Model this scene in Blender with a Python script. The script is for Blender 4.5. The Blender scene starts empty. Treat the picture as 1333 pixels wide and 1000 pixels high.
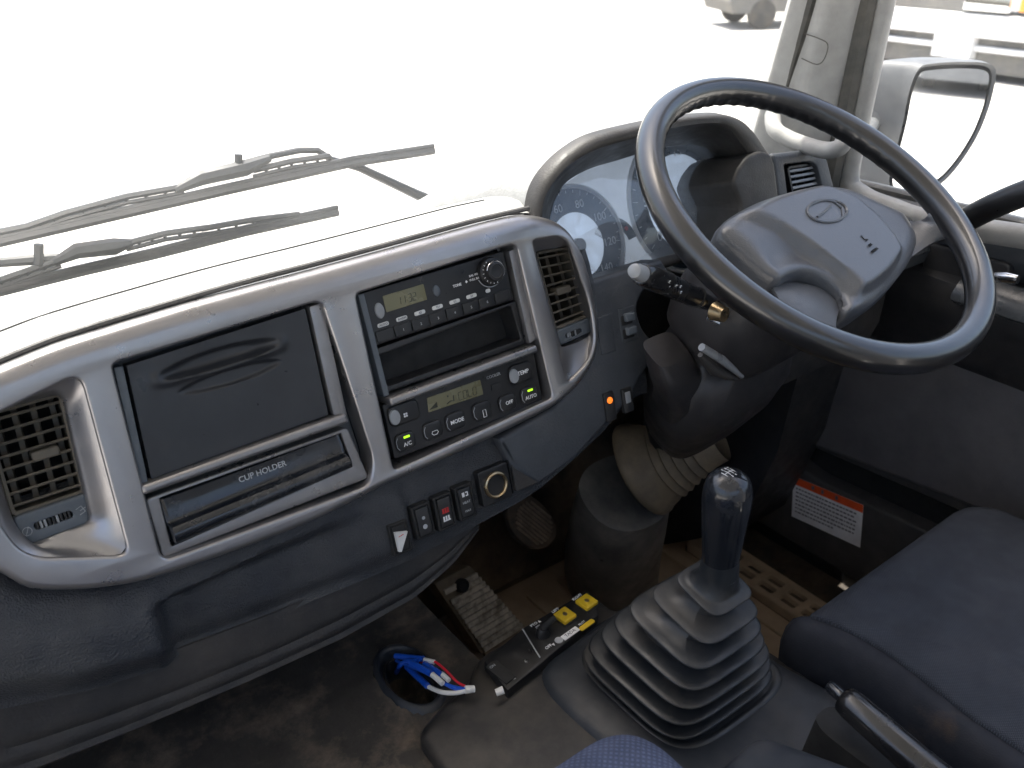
import bpy, bmesh, math, random
from math import sin, cos, pi, radians, atan2, sqrt, hypot
from mathutils import Vector as V, Matrix, Quaternion
from mathutils.geometry import tessellate_polygon
random.seed(4)
SC = bpy.context.scene
COL = SC.collection
# ---------------------------------------------------------------- camera, sky, sun, exposure
FPX = 1150.0
CR = V((0.80351704, -0.59507056, -0.01585547))
CU = V((0.29247486, 0.3714466, 0.88118436))
CF = V((0.51847741, 0.71268398, -0.47250685))
cam = bpy.data.cameras.new('camera'); camo = bpy.data.objects.new('camera', cam); COL.objects.link(camo)
cam.sensor_width = 36.0; cam.lens = 36.0*FPX/1333.0
cam.clip_start = 0.02; cam.clip_end = 500
cam.dof.use_dof = True; cam.dof.focus_distance = 0.95; cam.dof.aperture_fstop = 8
m3 = Matrix((CR, CU, -CF)).transposed()
camo.matrix_world = m3.to_4x4()
SC.camera = camo
SUN = V((-0.05, 0.185, 0.98)).normalized()
w = bpy.data.worlds.new('World'); SC.world = w; w.use_nodes = True
nt = w.node_tree
bg = nt.nodes['Background']; sky = nt.nodes.new('ShaderNodeTexSky'); sky.sky_type = 'NISHITA'; sky.sun_disc = False
sky.sun_elevation = math.asin(SUN.z); sky.sun_rotation = atan2(SUN.x, SUN.y)
sky.air_density = 1.0; sky.dust_density = 5.5; sky.ozone_density = .8
nt.links.new(sky.outputs[0], bg.inputs[0]); bg.inputs[1].default_value = 0.15
sl = bpy.data.lights.new('sun', 'SUN'); sl.energy = 4.0; sl.angle = radians(0.5); sl.color = (1, .96, .9)
so = bpy.data.objects.new('sun', sl); COL.objects.link(so); so.rotation_euler = SUN.to_track_quat('Z', 'Y').to_euler()
SC.view_settings.view_transform = 'Standard'; SC.view_settings.look = 'None'; SC.view_settings.gamma = 1
SC.view_settings.exposure = 1.45

# ---------------------------------------------------------------- helpers
def ray(px, py): return (px-667)/FPX*CR - (py-500)/FPX*CU + CF
def onY(px, py, y): d = ray(px, py); return d*(y/d.y)
def onZ(px, py, z): d = ray(px, py); return d*(z/d.z)
def onX(px, py, x): d = ray(px, py); return d*(x/d.x)
class Frame:
    def __init__(s, O, X, Y):
        s.O = V(O); s.X = V(X).normalized(); s.Y = (V(Y)-V(Y).dot(s.X)*s.X).normalized(); s.N = s.X.cross(s.Y)
    def p(s, a, b, c=0): return s.O + s.X*a + s.Y*b + s.N*c
    def px(s, x, y, c=0):
        d = ray(x, y); o = s.O + s.N*c
        P = d*(s.N.dot(o)/s.N.dot(d)) - s.O
        return (P.dot(s.X), P.dot(s.Y))
    def at(s, a, b, c=0, rot=0):
        return Frame(s.p(a, b, c), s.X*cos(rot)+s.Y*sin(rot), s.Y*cos(rot)-s.X*sin(rot))
TAU = radians(16.76)
D = Frame((0, .75, -.333), (1, 0, 0), (0, sin(TAU), cos(TAU)))      # plane of the centre fascia, N towards the cab
def srgb(h):
    h = h.lstrip('#'); return tuple(((int(h[i:i+2], 16)/255+.055)/1.055)**2.4 if int(h[i:i+2], 16) > 10 else int(h[i:i+2], 16)/255/12.92 for i in (0, 2, 4))
MATS = {}
def mat(name, col, rough=.5, metal=0, bump=None, dirt=None, spec=.5, coat=0, var=.12, emit=None, alpha=1, rvar=.12):
    if name in MATS: return MATS[name]
    m = bpy.data.materials.new(name); m.use_nodes = True; t = m.node_tree; N = t.nodes; L = t.links
    b = N['Principled BSDF']
    b.inputs['Roughness'].default_value = rough; b.inputs['Metallic'].default_value = metal
    b.inputs['Specular IOR Level'].default_value = spec; b.inputs['Coat Weight'].default_value = coat; b.inputs['Coat Roughness'].default_value = .14
    tc = N.new('ShaderNodeTexCoord')
    def noise(scale, det=4, ro=.6):
        n = N.new('ShaderNodeTexNoise'); n.inputs['Scale'].default_value = scale; n.inputs['Detail'].default_value = det
        n.inputs['Roughness'].default_value = ro; L.new(tc.outputs['Object'], n.inputs['Vector']); return n
    def ramp(src, lo, hi, a=0.0, bb=1.0):
        r = N.new('ShaderNodeMapRange'); r.inputs[1].default_value = lo; r.inputs[2].default_value = hi
        r.inputs[3].default_value = a; r.inputs[4].default_value = bb; L.new(src, r.inputs[0]); return r.outputs[0]
    n1 = noise(23, 5)
    mx = N.new('ShaderNodeMix'); mx.data_type = 'RGBA'
    mx.inputs[6].default_value = (*[c*(1-var) for c in col], 1); mx.inputs[7].default_value = (*[min(1, c*(1+var)) for c in col], 1)
    L.new(ramp(n1.outputs[0], .35, .65), mx.inputs[0]); c = mx.outputs[2]
    rr = ramp(noise(41, 3).outputs[0], .3, .7, max(0.02, rough-rvar), min(1, rough+rvar))
    if dirt:
        dc, sc, lo, hi, amt = dirt
        dn = noise(sc, 8, .68); f = ramp(dn.outputs[0], lo, hi, 0, amt)
        m2 = N.new('ShaderNodeMix'); m2.data_type = 'RGBA'; L.new(f, m2.inputs[0]); L.new(c, m2.inputs[6]); m2.inputs[7].default_value = (*dc, 1)
        c = m2.outputs[2]
        ma = N.new('ShaderNodeMath'); ma.operation = 'ADD'; ma.use_clamp = True; L.new(rr, ma.inputs[0]); L.new(ramp(dn.outputs[0], lo, hi, 0, .4*amt), ma.inputs[1]); rr = ma.outputs[0]
    L.new(c, b.inputs['Base Color']); L.new(rr, b.inputs['Roughness'])
    if bump:
        kind, sc, st = bump
        bn = N.new('ShaderNodeBump'); bn.inputs['Distance'].default_value = .0010; bn.inputs['Strength'].default_value = st
        if kind == 'leather':
            vo = N.new('ShaderNodeTexVoronoi'); vo.feature = 'SMOOTH_F1'; vo.inputs['Scale'].default_value = sc; L.new(tc.outputs['Object'], vo.inputs['Vector']); L.new(vo.outputs['Distance'], bn.inputs['Height'])
        elif kind == 'noise': L.new(noise(sc, 4).outputs[0], bn.inputs['Height'])
        elif kind == 'weave':
            hs = []
            for k in (0, 1):
                mp = N.new('ShaderNodeMapping'); mp.inputs['Rotation'].default_value = (0, 0, radians(45 if k else -45)); L.new(tc.outputs['Object'], mp.inputs['Vector'])
                wv = N.new('ShaderNodeTexWave'); wv.inputs['Scale'].default_value = sc; wv.inputs['Distortion'].default_value = .6; wv.inputs['Detail Scale'].default_value = 40; L.new(mp.outputs[0], wv.inputs['Vector']); hs.append(wv.outputs[1])
            mm = N.new('ShaderNodeMath'); mm.operation = 'MULTIPLY'; L.new(hs[0], mm.inputs[0]); L.new(hs[1], mm.inputs[1]); L.new(mm.outputs[0], bn.inputs['Height'])
            m3_ = N.new('ShaderNodeMix'); m3_.data_type = 'RGBA'; m3_.blend_type = 'MULTIPLY'; m3_.inputs[0].default_value = 1
            L.new(c, m3_.inputs[6]); rg = N.new('ShaderNodeMapRange'); rg.inputs[3].default_value = .8; rg.inputs[4].default_value = 1.5; L.new(mm.outputs[0], rg.inputs[0])
            cb = N.new('ShaderNodeCombineColor'); [L.new(rg.outputs[0], cb.inputs[i]) for i in range(3)]; L.new(cb.outputs[0], m3_.inputs[7]); L.new(m3_.outputs[2], b.inputs['Base Color'])
        L.new(bn.outputs[0], b.inputs['Normal'])
    if emit:
        b.inputs['Emission Color'].default_value = (*emit[0], 1); b.inputs['Emission Strength'].default_value = emit[1]
    MATS[name] = m; return m
def glassmat(name, tint, gloss, dust_glare, dust_glare_col=(.75, .75, .72), rough=0.0):
    m = bpy.data.materials.new(name); m.use_nodes = True; t = m.node_tree; N = t.nodes; L = t.links; N.remove(N['Principled BSDF'])
    out = N['Material Output']; tr = N.new('ShaderNodeBsdfTransparent'); tr.inputs[0].default_value = (*tint, 1)
    gl = N.new('ShaderNodeBsdfGlossy'); gl.inputs['Roughness'].default_value = rough
    fr = N.new('ShaderNodeFresnel'); fr.inputs[0].default_value = 1.45
    mu = N.new('ShaderNodeMath'); mu.operation = 'MULTIPLY'; mu.inputs[1].default_value = gloss; L.new(fr.outputs[0], mu.inputs[0])
    mx = N.new('ShaderNodeMixShader'); L.new(mu.outputs[0], mx.inputs[0]); L.new(tr.outputs[0], mx.inputs[1]); L.new(gl.outputs[0], mx.inputs[2])
    di = N.new('ShaderNodeBsdfDiffuse'); di.inputs[0].default_value = (*dust_glare_col, 1); tl = N.new('ShaderNodeBsdfTranslucent'); tl.inputs[0].default_value = (*dust_glare_col, 1)
    m1 = N.new('ShaderNodeMixShader'); L.new(di.outputs[0], m1.inputs[1]); L.new(tl.outputs[0], m1.inputs[2])
    tc = N.new('ShaderNodeTexCoord'); n = N.new('ShaderNodeTexNoise'); n.inputs['Scale'].default_value = 7; n.inputs['Detail'].default_value = 6; L.new(tc.outputs['Object'], n.inputs[0])
    mr = N.new('ShaderNodeMapRange'); mr.inputs[1].default_value = .3; mr.inputs[2].default_value = .7; mr.inputs[3].default_value = dust_glare*.7; mr.inputs[4].default_value = dust_glare*1.3; L.new(n.outputs[0], mr.inputs[0])
    m2 = N.new('ShaderNodeMixShader'); L.new(mr.outputs[0], m2.inputs[0]); L.new(mx.outputs[0], m2.inputs[1]); L.new(m1.outputs[0], m2.inputs[2])
    L.new(m2.outputs[0], out.inputs[0]); MATS[name] = m; return m

ORG = {}
def thing(name, label, cat, loc, group=None):
    o = bpy.data.objects.new(name, None); o.empty_display_size = .05; COL.objects.link(o); o.location = loc; ORG[o] = V(loc)
    o['label'] = label; o['category'] = cat
    if group: o['group'] = group
    return o
def tag(o, label, cat, group=None):
    o['label'] = label; o['category'] = cat
    if group: o['group'] = group
    return o
class MB:
    def __init__(s): s.v = []; s.f = []
    def add(s, vs, fs):
        k = len(s.v); s.v += [V(p) for p in vs]; s.f += [tuple(i+k for i in f) for f in fs]; return k
    def loft(s, rings, closed=True, cap0=False, cap1=False, flip=False):
        n = len(rings[0]); vs = [p for r in rings for p in r]; fs = []
        for i in range(len(rings)-1):
            for j in range(n if closed else n-1):
                a, b = i*n+j, i*n+(j+1) % n
                f = (a, b, b+n, a+n); fs.append(f[::-1] if flip else f)
        if cap0: fs.append(tuple(range(n))[::-1] if not flip else tuple(range(n)))
        if cap1: q = tuple(range((len(rings)-1)*n, len(rings)*n)); fs.append(q if not flip else q[::-1])
        s.add(vs, fs); return s
    def box(s, F, a0, a1, b0, b1, c0, c1):
        P = [F.p(a, b, c) for c in (c0, c1) for b in (b0, b1) for a in (a0, a1)]
        s.add(P, [(0, 2, 3, 1), (4, 5, 7, 6), (0, 1, 5, 4), (2, 6, 7, 3), (0, 4, 6, 2), (1, 3, 7, 5)]); return s
    def tube(s, pts, r, n=10, caps=True, flat=None):
        pts = [V(p) for p in pts]; rr = r if isinstance(r, (list, tuple)) else [r]*len(pts)
        up = V((0, 0, 1)); rings = []; prev = None
        for i, p in enumerate(pts):
            t = (pts[min(i+1, len(pts)-1)]-pts[max(i-1, 0)]).normalized()
            if prev is None:
                a = t.cross(up if abs(t.z) < .9 else V((1, 0, 0))).normalized()
            else: a = (prev - prev.dot(t)*t).normalized()
            prev = a; b = t.cross(a)
            k = flat or 1
            rings.append([p + rr[i]*(cos(2*pi*j/n)*a + k*sin(2*pi*j/n)*b) for j in range(n)])
        return s.loft(rings, True, caps, caps, flip=False)
    def lathe(s, F, prof, n=32, cap=True, sx=1, sy=1):
        rings = [[F.p(r*sx*cos(2*pi*j/n), r*sy*sin(2*pi*j/n), c) for j in range(n)] for r, c in prof]
        return s.loft(rings, True, cap, cap)
    def slab(s, F, loop, c0, c1, bev=.001, seg=3, cap0=False):
        """closed 2-D loop (counter-clockwise) extruded c0..c1, rounded front edge"""
        rings = [[F.p(a, b, c0) for a, b in loop]]
        for k in range(seg+1):
            t = pi/2*k/seg; L2 = inset(loop, bev*(1-cos(t))); c = c1-bev*(1-sin(t))
            rings.append([F.p(a, b, c) for a, b in L2])
        s.loft(rings, True, cap0, False)
        tri = tessellate_polygon([[V((a, b, 0)) for a, b in L2]])
        s.add([F.p(a, b, c1) for a, b in L2], [fix(t, L2) for t in tri]); return s
def fix(t, L):
    (x0, y0), (x1, y1), (x2, y2) = L[t[0]][:2], L[t[1]][:2], L[t[2]][:2]
    return tuple(t) if (x1-x0)*(y2-y0)-(x2-x0)*(y1-y0) > 0 else tuple(t)[::-1]
def area(L): return .5*sum(L[i][0]*L[(i+1) % len(L)][1]-L[(i+1) % len(L)][0]*L[i][1] for i in range(len(L)))
def ccw(L): return L if area(L) > 0 else L[::-1]
def inset(L, d):
    n = len(L); out = []
    for i in range(n):
        p, q, r = V(L[i-1]), V(L[i]), V(L[(i+1) % n])
        e1 = (q-p); e2 = (r-q)
        e1 = e1.normalized() if e1.length > 1e-9 else e2.normalized(); e2 = e2.normalized() if e2.length > 1e-9 else e1
        n1 = V((-e1.y, e1.x)); n2 = V((-e2.y, e2.x)); m = n1+n2
        m = m.normalized() if m.length > 1e-6 else n1
        dd = d[i] if isinstance(d, list) else d
        k = dd/max(.5, m.dot(n1)); out.append((q.x+m.x*k, q.y+m.y*k))
    return out
def rloop(pts, r, seg=5):
    """rounded polygon, r one radius or one per corner; returned counter-clockwise"""
    n = len(pts); out = []; rs = r if isinstance(r, (list, tuple)) else [r]*n
    if area(pts) < 0: pts = pts[::-1]; rs = list(rs)[::-1]
    for i in range(n):
        p, q, s_ = V(pts[i-1]), V(pts[i]), V(pts[(i+1) % n]); d1 = (p-q); d2 = (s_-q)
        rr = min(rs[i], d1.length*.48, d2.length*.48)
        if rr < 1e-5: out.append(tuple(q)); continue
        A = q+d1.normalized()*rr; B = q+d2.normalized()*rr
        for k in range(seg+1):
            t = k/seg; P = A*(1-t)**2+q*2*t*(1-t)+B*t*t; out.append((P.x, P.y))
    return out
def rrect(a0, a1, b0, b1, r, seg=5): return rloop([(a0, b0), (a1, b0), (a1, b1), (a0, b1)], r, seg)
def smooth_closed(pts, sub=4):
    n = len(pts); out = []
    for i in range(n):
        p0, p1, p2, p3 = [V(pts[(i+k) % n]) for k in (-1, 0, 1, 2)]
        for k in range(sub):
            t = k/sub; out.append(tuple(.5*((2*p1)+(p2-p0)*t+(2*p0-5*p1+4*p2-p3)*t*t+(3*p1-p0-3*p2+p3)*t**3)))
    return out
def smooth_open(pts, sub=5):
    pts = [V(p) for p in pts]; P = [2*pts[0]-pts[1]]+pts+[2*pts[-1]-pts[-2]]; out = []
    for i in range(1, len(P)-2):
        p0, p1, p2, p3 = P[i-1], P[i], P[i+1], P[i+2]
        for k in range(sub):
            t = k/sub; out.append(.5*((2*p1)+(p2-p0)*t+(2*p0-5*p1+4*p2-p3)*t*t+(3*p1-p0-3*p2+p3)*t**3))
    return out+[P[-2]]
def interp(x, pts):
    if x <= pts[0][0]: return pts[0][1]
    for (x0, y0), (x1, y1) in zip(pts, pts[1:]):
        if x <= x1: return y0+(y1-y0)*(x-x0)/(x1-x0)
    return pts[-1][1]
def sst(x, a, b): t = max(0, min(1, (x-a)/(b-a))); return t*t*(3-2*t)
def obj(name, mb, m, parent=None, smooth=True, angle=38, loc=None, mods=None, recalc=False):
    me = bpy.data.meshes.new(name)
    base = ORG[parent] if parent else V((0, 0, 0))
    loc = V(loc) if loc is not None else base
    me.from_pydata([p-loc for p in mb.v], [], mb.f); me.validate(); me.update()
    o = bpy.data.objects.new(name, me); COL.objects.link(o)
    if recalc:
        bm = bmesh.new(); bm.from_mesh(me); bmesh.ops.remove_doubles(bm, verts=bm.verts, dist=1e-5); bmesh.ops.recalc_face_normals(bm, faces=bm.faces); bm.to_mesh(me); bm.free()
    me.materials.append(MATS[m] if isinstance(m, str) else m)
    if smooth:
        bm = bmesh.new(); bm.from_mesh(me); bmesh.ops.remove_doubles(bm, verts=bm.verts, dist=2e-6)
        for f in bm.faces: f.smooth = True
        for e in bm.edges:
            if len(e.link_faces) == 2 and e.calc_face_angle(0) > radians(angle): e.smooth = False
        bm.to_mesh(me); bm.free()
    if parent: o.parent = parent
    o.location = loc-base; ORG[o] = loc
    return o
def dup(o, off, name=None):
    c = o.copy(); COL.objects.link(c); c.location = o.location+V(off); ORG[c] = ORG[o]+V(off)
    for k in ('label', 'group', 'category'):
        pass
    for ch in o.children:
        d = ch.copy(); COL.objects.link(d); d.parent = c
    return c
def struct(name, mb, m, parent=None, **k):
    o = obj(name, mb, m, parent, **k)
    o['kind'] = 'structure'; return o
def text(F, s, size, a, b, c, m, parent, name='lettering', align='CENTER', rot=0, depth=.0002, sx=1.0, spacing=1.0, bold=0.0):
    cu = bpy.data.curves.new('t', 'FONT'); cu.body = s; cu.size = size; cu.align_x = align; cu.align_y = 'CENTER'; cu.extrude = depth; cu.space_character = spacing; cu.offset = bold; cu.resolution_u = 3
    to = bpy.data.objects.new('t', cu); COL.objects.link(to)
    dg = bpy.context.evaluated_depsgraph_get(); dg.update(); me = bpy.data.meshes.new_from_object(to.evaluated_get(dg))
    bpy.data.objects.remove(to); bpy.data.curves.remove(cu)
    G = F.at(a, b, c, rot); mb = MB()
    mb.v = [G.p(v.co.x*sx, v.co.y, v.co.z) for v in me.vertices]; mb.f = [tuple(p.vertices) for p in me.polygons]
    bpy.data.meshes.remove(me)
    return obj(name, mb, m, parent, smooth=False)
def plate(F, outer, holes, c, back, rout, rin, hole_depth, segs=6):
    """front plate with rounded outer edge and rounded holes"""
    mb = MB(); ro = rout if isinstance(rout, list) else [rout]*len(outer)
    rings = [[F.p(a, b, back) for a, b in outer]]
    for k in range(segs+1):
        t = pi/2*k/segs; L2 = inset(outer, [r*(1-cos(t)) for r in ro])
        rings.append([F.p(p[0], p[1], c-ro[i]*(1-sin(t))) for i, p in enumerate(L2)])
    mb.loft(rings); loops = [L2]
    for h, hd in zip(holes, hole_depth):
        h = ccw(h); rings = [[F.p(a, b, c-hd) for a, b in h]]
        for k in range(4):
            t = pi/2*k/3; H2 = inset(h, -rin*(1-cos(t))); rings.append([F.p(a, b, c-rin*(1-sin(t))) for a, b in H2])
        mb.loft(rings, flip=True); loops.append(H2)
    flat = [p for L in loops for p in L]
    tri = tessellate_polygon([[V((a, b, 0)) for a, b in L] for L in loops])
    mb.add([F.p(a, b, c) for a, b in flat], [fix(t, flat) for t in tri]); return mb
# ---------------------------------------------------------------- materials
mat('silver', (.36, .352, .358), .30, .82, ('noise', 900, .05), ((.25, .22, .20), 7, .45, .95, .35), var=.03, rvar=.05)
mat('silver_bar', (.28, .272, .272), .33, .7, None, ((.14, .12, .11), 14, .45, .95, .5), var=.05)
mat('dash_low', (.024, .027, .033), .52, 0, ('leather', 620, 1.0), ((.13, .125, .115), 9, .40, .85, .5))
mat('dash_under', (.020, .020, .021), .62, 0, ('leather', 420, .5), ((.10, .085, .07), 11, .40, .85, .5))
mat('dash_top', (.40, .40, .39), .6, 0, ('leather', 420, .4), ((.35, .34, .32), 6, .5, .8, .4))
mat('dash_side', (.055, .061, .070), .5, 0, ('leather', 420, .3), ((.16, .15, .14), 11, .5, .8, .3))
mat('hood', (.055, .052, .049), .5, 0, ('leather', 500, .3), ((.2, .19, .18), 11, .5, .8, .3))
mat('black', (.014, .014, .015), .38, 0, ('noise', 700, .06), ((.06, .055, .05), 18, .45, .9, .3))
mat('matte_black', (.012, .012, .012), .75, 0, None, ((.06, .055, .05), 30, .5, .8, .3))
mat('lid', (.024, .026, .030), .38, 0, ('noise', 600, .05), ((.05, .047, .045), 8, .42, .9, .35))
mat('gloss', (.012, .014, .018), .16, 0, None, ((.16, .16, .16), 22, .48, .9, .25), coat=.3)
mat('bezel_in', (.10, .115, .13), .42, 0, None, ((.2, .19, .18), 20, .5, .8, .3))
mat('slat', (.095, .085, .068), .5, 0, None, ((.16, .13, .09), 60, .42, .75, .7))
mat('lcd', (.17, .16, .09), .3, 0, None, None, var=.03)
mat('lcd_ink', (.03, .03, .02), .5)
mat('white', (.78, .78, .78), .5)
mat('white_dim', (.4, .41, .42), .5)
mat('pill', (.62, .62, .6), .45)
mat('led_green', (.3, .6, .02), .4, emit=((.45, 1, .02), .5))
mat('led_orange', (.7, .2, .02), .4, emit=((1, .20, .02), .45))
mat('red', (.5, .03, .03), .5)
mat('yellow', (.72, .48, .02), .42, 0, None, ((.3, .18, .03), 90, .5, .75, .5), coat=.2)
mat('brass', (.55, .42, .25), .3, 1, None, ((.2, .14, .08), 80, .5, .8, .6))
mat('chrome', (.7, .7, .7), .2, 1)
mat('knobgrey', (.28, .29, .30), .35)
mat('wheel', (.010, .010, .011), .33, 0, ('noise', 1500, .04), None, spec=.6, coat=.9, rvar=.05)
mat('pad', (.092, .097, .107), .32, 0, ('leather', 700, .25), None, spec=.8, var=.02, rvar=.03)
mat('stalk', (.012, .012, .013), .22, spec=.7)
mat('column', (.030, .028, .029), .42, 0, ('leather', 700, .15), ((.09, .08, .07), 20, .5, .8, .3))
mat('rubber_boot', (.017, .020, .024), .42, 0, ('noise', 300, .1), ((.13, .11, .085), 15, .48, .85, .5))
mat('console', (.014, .014, .0155), .45, 0, ('noise', 500, .1), ((.14, .12, .095), 13, .42, .85, .5))
mat('console_blue', (.019, .023, .030), .5, 0, ('noise', 500, .1), ((.11, .095, .08), 12, .5, .8, .35))
mat('mat', (.038, .034, .030), .75, 0, ('noise', 160, 1.0), ((.28, .215, .155), 17, .48, .70, .48))
mat('floor', (.06, .05, .04), .85, 0, ('noise', 120, .5), ((.24, .17, .11), 9, .4, .7, .8))
mat('floor_brown', (.36, .27, .185), .85, 0, ('noise', 140, .6), ((.46, .35, .25), 12, .4, .7, .7))
mat('tan_rubber', (.20, .155, .10), .6, 0, ('noise', 200, .15), ((.07, .06, .05), 14, .4, .7, .7))
mat('cone', (.09, .088, .085), .38, 0, ('noise', 200, .3), ((.38, .35, .30), 9, .42, .75, .6))
mat('pedal_metal', (.60, .53, .42), .6, .2, ('noise', 200, .4), ((.13, .10, .07), 40, .42, .65, .8))
mat('pedal_rubber', (.28, .21, .15), .75, 0, ('noise', 200, .3), ((.05, .04, .03), 30, .4, .7, .6))
mat('seat_fabric', (.042, .048, .062), .85, 0, ('weave', 170, .5), ((.11, .10, .10), 9, .55, .8, .2), spec=.2)
mat('seat_blue', (.075, .09, .145), .85, 0, ('weave', 75, .8), None, spec=.2)
mat('seat_side', (.018, .021, .030), .75, 0, ('noise', 500, .2), ((.13, .09, .06), 10, .56, .75, .5), spec=.3)
mat('door', (.085, .080, .084), .55, 0, ('leather', 420, .25), ((.10, .09, .08), 8, .48, .8, .35))
mat('door_dark', (.024, .024, .026), .5, 0, ('leather', 420, .2), ((.07, .06, .05), 14, .5, .8, .4))
mat('door_mid', (.042, .041, .043), .5, 0, ('leather', 420, .3), ((.13, .12, .11), 8, .42, .85, .5))
mat('door_shine', (.06, .065, .07), .3, 0, ('leather', 420, .1))
mat('pillar', (.34, .338, .325), .6, 0, ('leather', 400, .2), ((.3, .27, .23), 8, .5, .85, .4))
mat('seal', (.05, .05, .045), .6, 0, None, ((.22, .2, .17), 20, .4, .8, .5))
mat('cab_inner', (.46, .455, .44), .8)
mat('cab_paint', (.7, .7, .7), .3, coat=.5)
mat('wiper', (.022, .024, .026), .45)
mat('mirror_back', (.12, .125, .13), .5, 0, ('noise', 300, .1))
mat('mirror_glass', (.9, .92, .95), .02, 1, var=0, rvar=0)
mat('wire_blue', (.01, .08, .5), .35, var=.05)
mat('wire_red', (.6, .02, .04), .35, var=.05)
mat('wire_white', (.7, .7, .68), .4, var=.05)
mat('sticker', (.80, .80, .82), .5, 0, None, ((.6, .58, .55), 20, .5, .8, .4))
mat('sticker_red', (.75, .09, .02), .5)
mat('ink', (.15, .15, .17), .6)
mat('gauge_face', (.045, .062, .078), .5)
mat('gauge_mid_glow', (.62, .68, .75), .45, emit=((.78, .87, 1), .12))  # pale dial panels; added glow stands in for glare on the cover
mat('ground', (.52, .50, .46), .9, 0, ('noise', 3, .5), ((.42, .39, .34), .7, .45, .7, .6))
mat('truck_white', (.75, .75, .74), .35, coat=.4)
mat('truck_grey', (.12, .12, .115), .7, 0, None, ((.22, .2, .17), 3, .4, .7, .6))
mat('tyre', (.03, .03, .03), .8, 0, None, ((.15, .13, .1), 4, .4, .7, .6))
mat('amber', (.8, .3, .02), .3, coat=.4)
mat('car_glass', (.05, .06, .07), .1)
glassmat('windscreen', (.96, .98, .97), 1.0, .065)
glassmat('door_glass', (.96, .98, .97), 1.0, .05)
glassmat('lens', (.95, .97, .98), 3.5, .27, (.72, .78, .86), .04)  # instrument cover: pale veil and raised gloss put sky glare into the material
# ================================================================ SETTING
GZ = -2.45
mb = MB(); n = 12
for i in range(n+1):
    for j in range(n+1): mb.v.append(V((-150+300*i/n, -150+300*j/n, GZ)))
mb.f = [(i*(n+1)+j, (i+1)*(n+1)+j, (i+1)*(n+1)+j+1, i*(n+1)+j+1) for i in range(n) for j in range(n)]
struct('ground', mb, 'ground', smooth=False)
W = Frame((0, 0, 0), (1, 0, 0), (0, 1, 0))        # world axes, N up
# cab shell (behind and above the camera)
struct('cab_ceiling', MB().box(W, -1.12, 1.16, -.95, .93, .62, .66), 'cab_inner', smooth=False)
struct('cab_rear_wall', MB().box(W, -1.12, 1.22, -.90, -.86, -1.25, -.2).box(W, -1.12, -.75, -.90, -.86, -.2, .62).box(W, .75, 1.22, -.90, -.86, -.2, .62).box(W, -.75, .75, -.90, -.86, .3, .62), 'cab_inner', smooth=False)
struct('cab_front_wall', MB().box(W, -1.14, 1.26, 1.20, 1.24, -1.25, -.475), 'cab_paint', smooth=False)
struct('cab_side_skin', MB().box(W, 1.30, 1.32, -.90, 1.20, -1.25, -.47), 'door_dark', smooth=False)
struct('cab_sun_block', MB().box(W, 1.262, 1.32, -.90, .83, -.468, -.455).box(W, -1.14, 1.32, .92, 1.24, -.50, -.488).box(W, 1.06, 1.32, .83, .92, -.50, -.488), 'cab_paint', smooth=False)  # unseen sheets added to keep sun out of the footwell and door gap
# engine tunnel under the mat and the driver's footwell
FL = -1.17
mb = MB()
def gridz(mb, x0, x1, y0, y1, z, nx=50, ny=50, amp=.003, hole=None):
    from mathutils.noise import noise as nz
    vs = [V((x0+(x1-x0)*i/nx, y0+(y1-y0)*j/ny, 0)) for i in range(nx+1) for j in range(ny+1)]
    for p in vs: p.z = z+amp*nz(p*6)+amp*.4*nz(p*25) + (hole(p) if hole else 0)
    mb.add(vs, [(i*(ny+1)+j, (i+1)*(ny+1)+j, (i+1)*(ny+1)+j+1, i*(ny+1)+j+1) for i in range(nx) for j in range(ny)])
HC = V((.343, .688, 0))
def dent(p):
    d = sqrt(((p.x-HC.x)/.032)**2+((p.y-HC.y)/.055)**2)
    return -.06*(1-sst(d, .75, 1.0)) + .004*math.exp(-((d-1.12)/.12)**2)
gridz(mb, -1.1, .425, -.5, 1.06, -.80, 210, 210, .004, dent)
struct('engine_tunnel', mb, 'mat')
t = struct('tunnel_wall', MB().box(W, .40, .424, .60, 1.2, FL, -.803).box(W, .66, .70, -.5, .60, FL, -.80).box(W, .42, .70, .575, .600, FL, -.79), 'floor', smooth=False)
mb = MB(); gridz(mb, .40, 1.30, -.4, 1.12, FL, 80, 120, .004); struct('cab_floor', mb, 'floor')
mb = MB(); mb.add([(.40, 1.10, FL), (1.30, 1.10, FL), (1.30, 1.19, -.95), (.40, 1.19, -.95), (1.30, 1.17, -.44), (.40, 1.17, -.44), (-1.1, 1.17, -.44), (-1.1, 1.06, -.9), (.40, 1.06, -.9), (.40, 1.22, -.9)], [(0, 1, 2, 3), (3, 2, 4, 5), (5, 6, 7, 8)])
struct('firewall', mb, 'floor', smooth=False)
# footwell mat with long ribs
t = thing('floor_mat', 'dirty brown ribbed rubber mat in the driver footwell beside the footrest plate', 'floor mat', (.9, .9, FL))
mb = MB().slab(Frame((0, 0, FL+.004), (1, 0, 0), (0, 1, 0)), rrect(.44, 1.16, .25, 1.08, .03), 0, .008, .003); obj('mat_sheet', mb, 'floor_brown', t)
rib = None
for k in range(9):
    x = .49+k*.075
    if rib is None: rib = obj('rib', MB().slab(Frame((x, .66, FL+.011), (1, 0, 0), (0, 1, 0)), rrect(-.012, .012, -.36, .38, .008), 0, .007, .003), 'floor_brown', t, loc=(x, .66, FL+.011))
    else: dup(rib, (k*.075, 0, 0))
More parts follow.
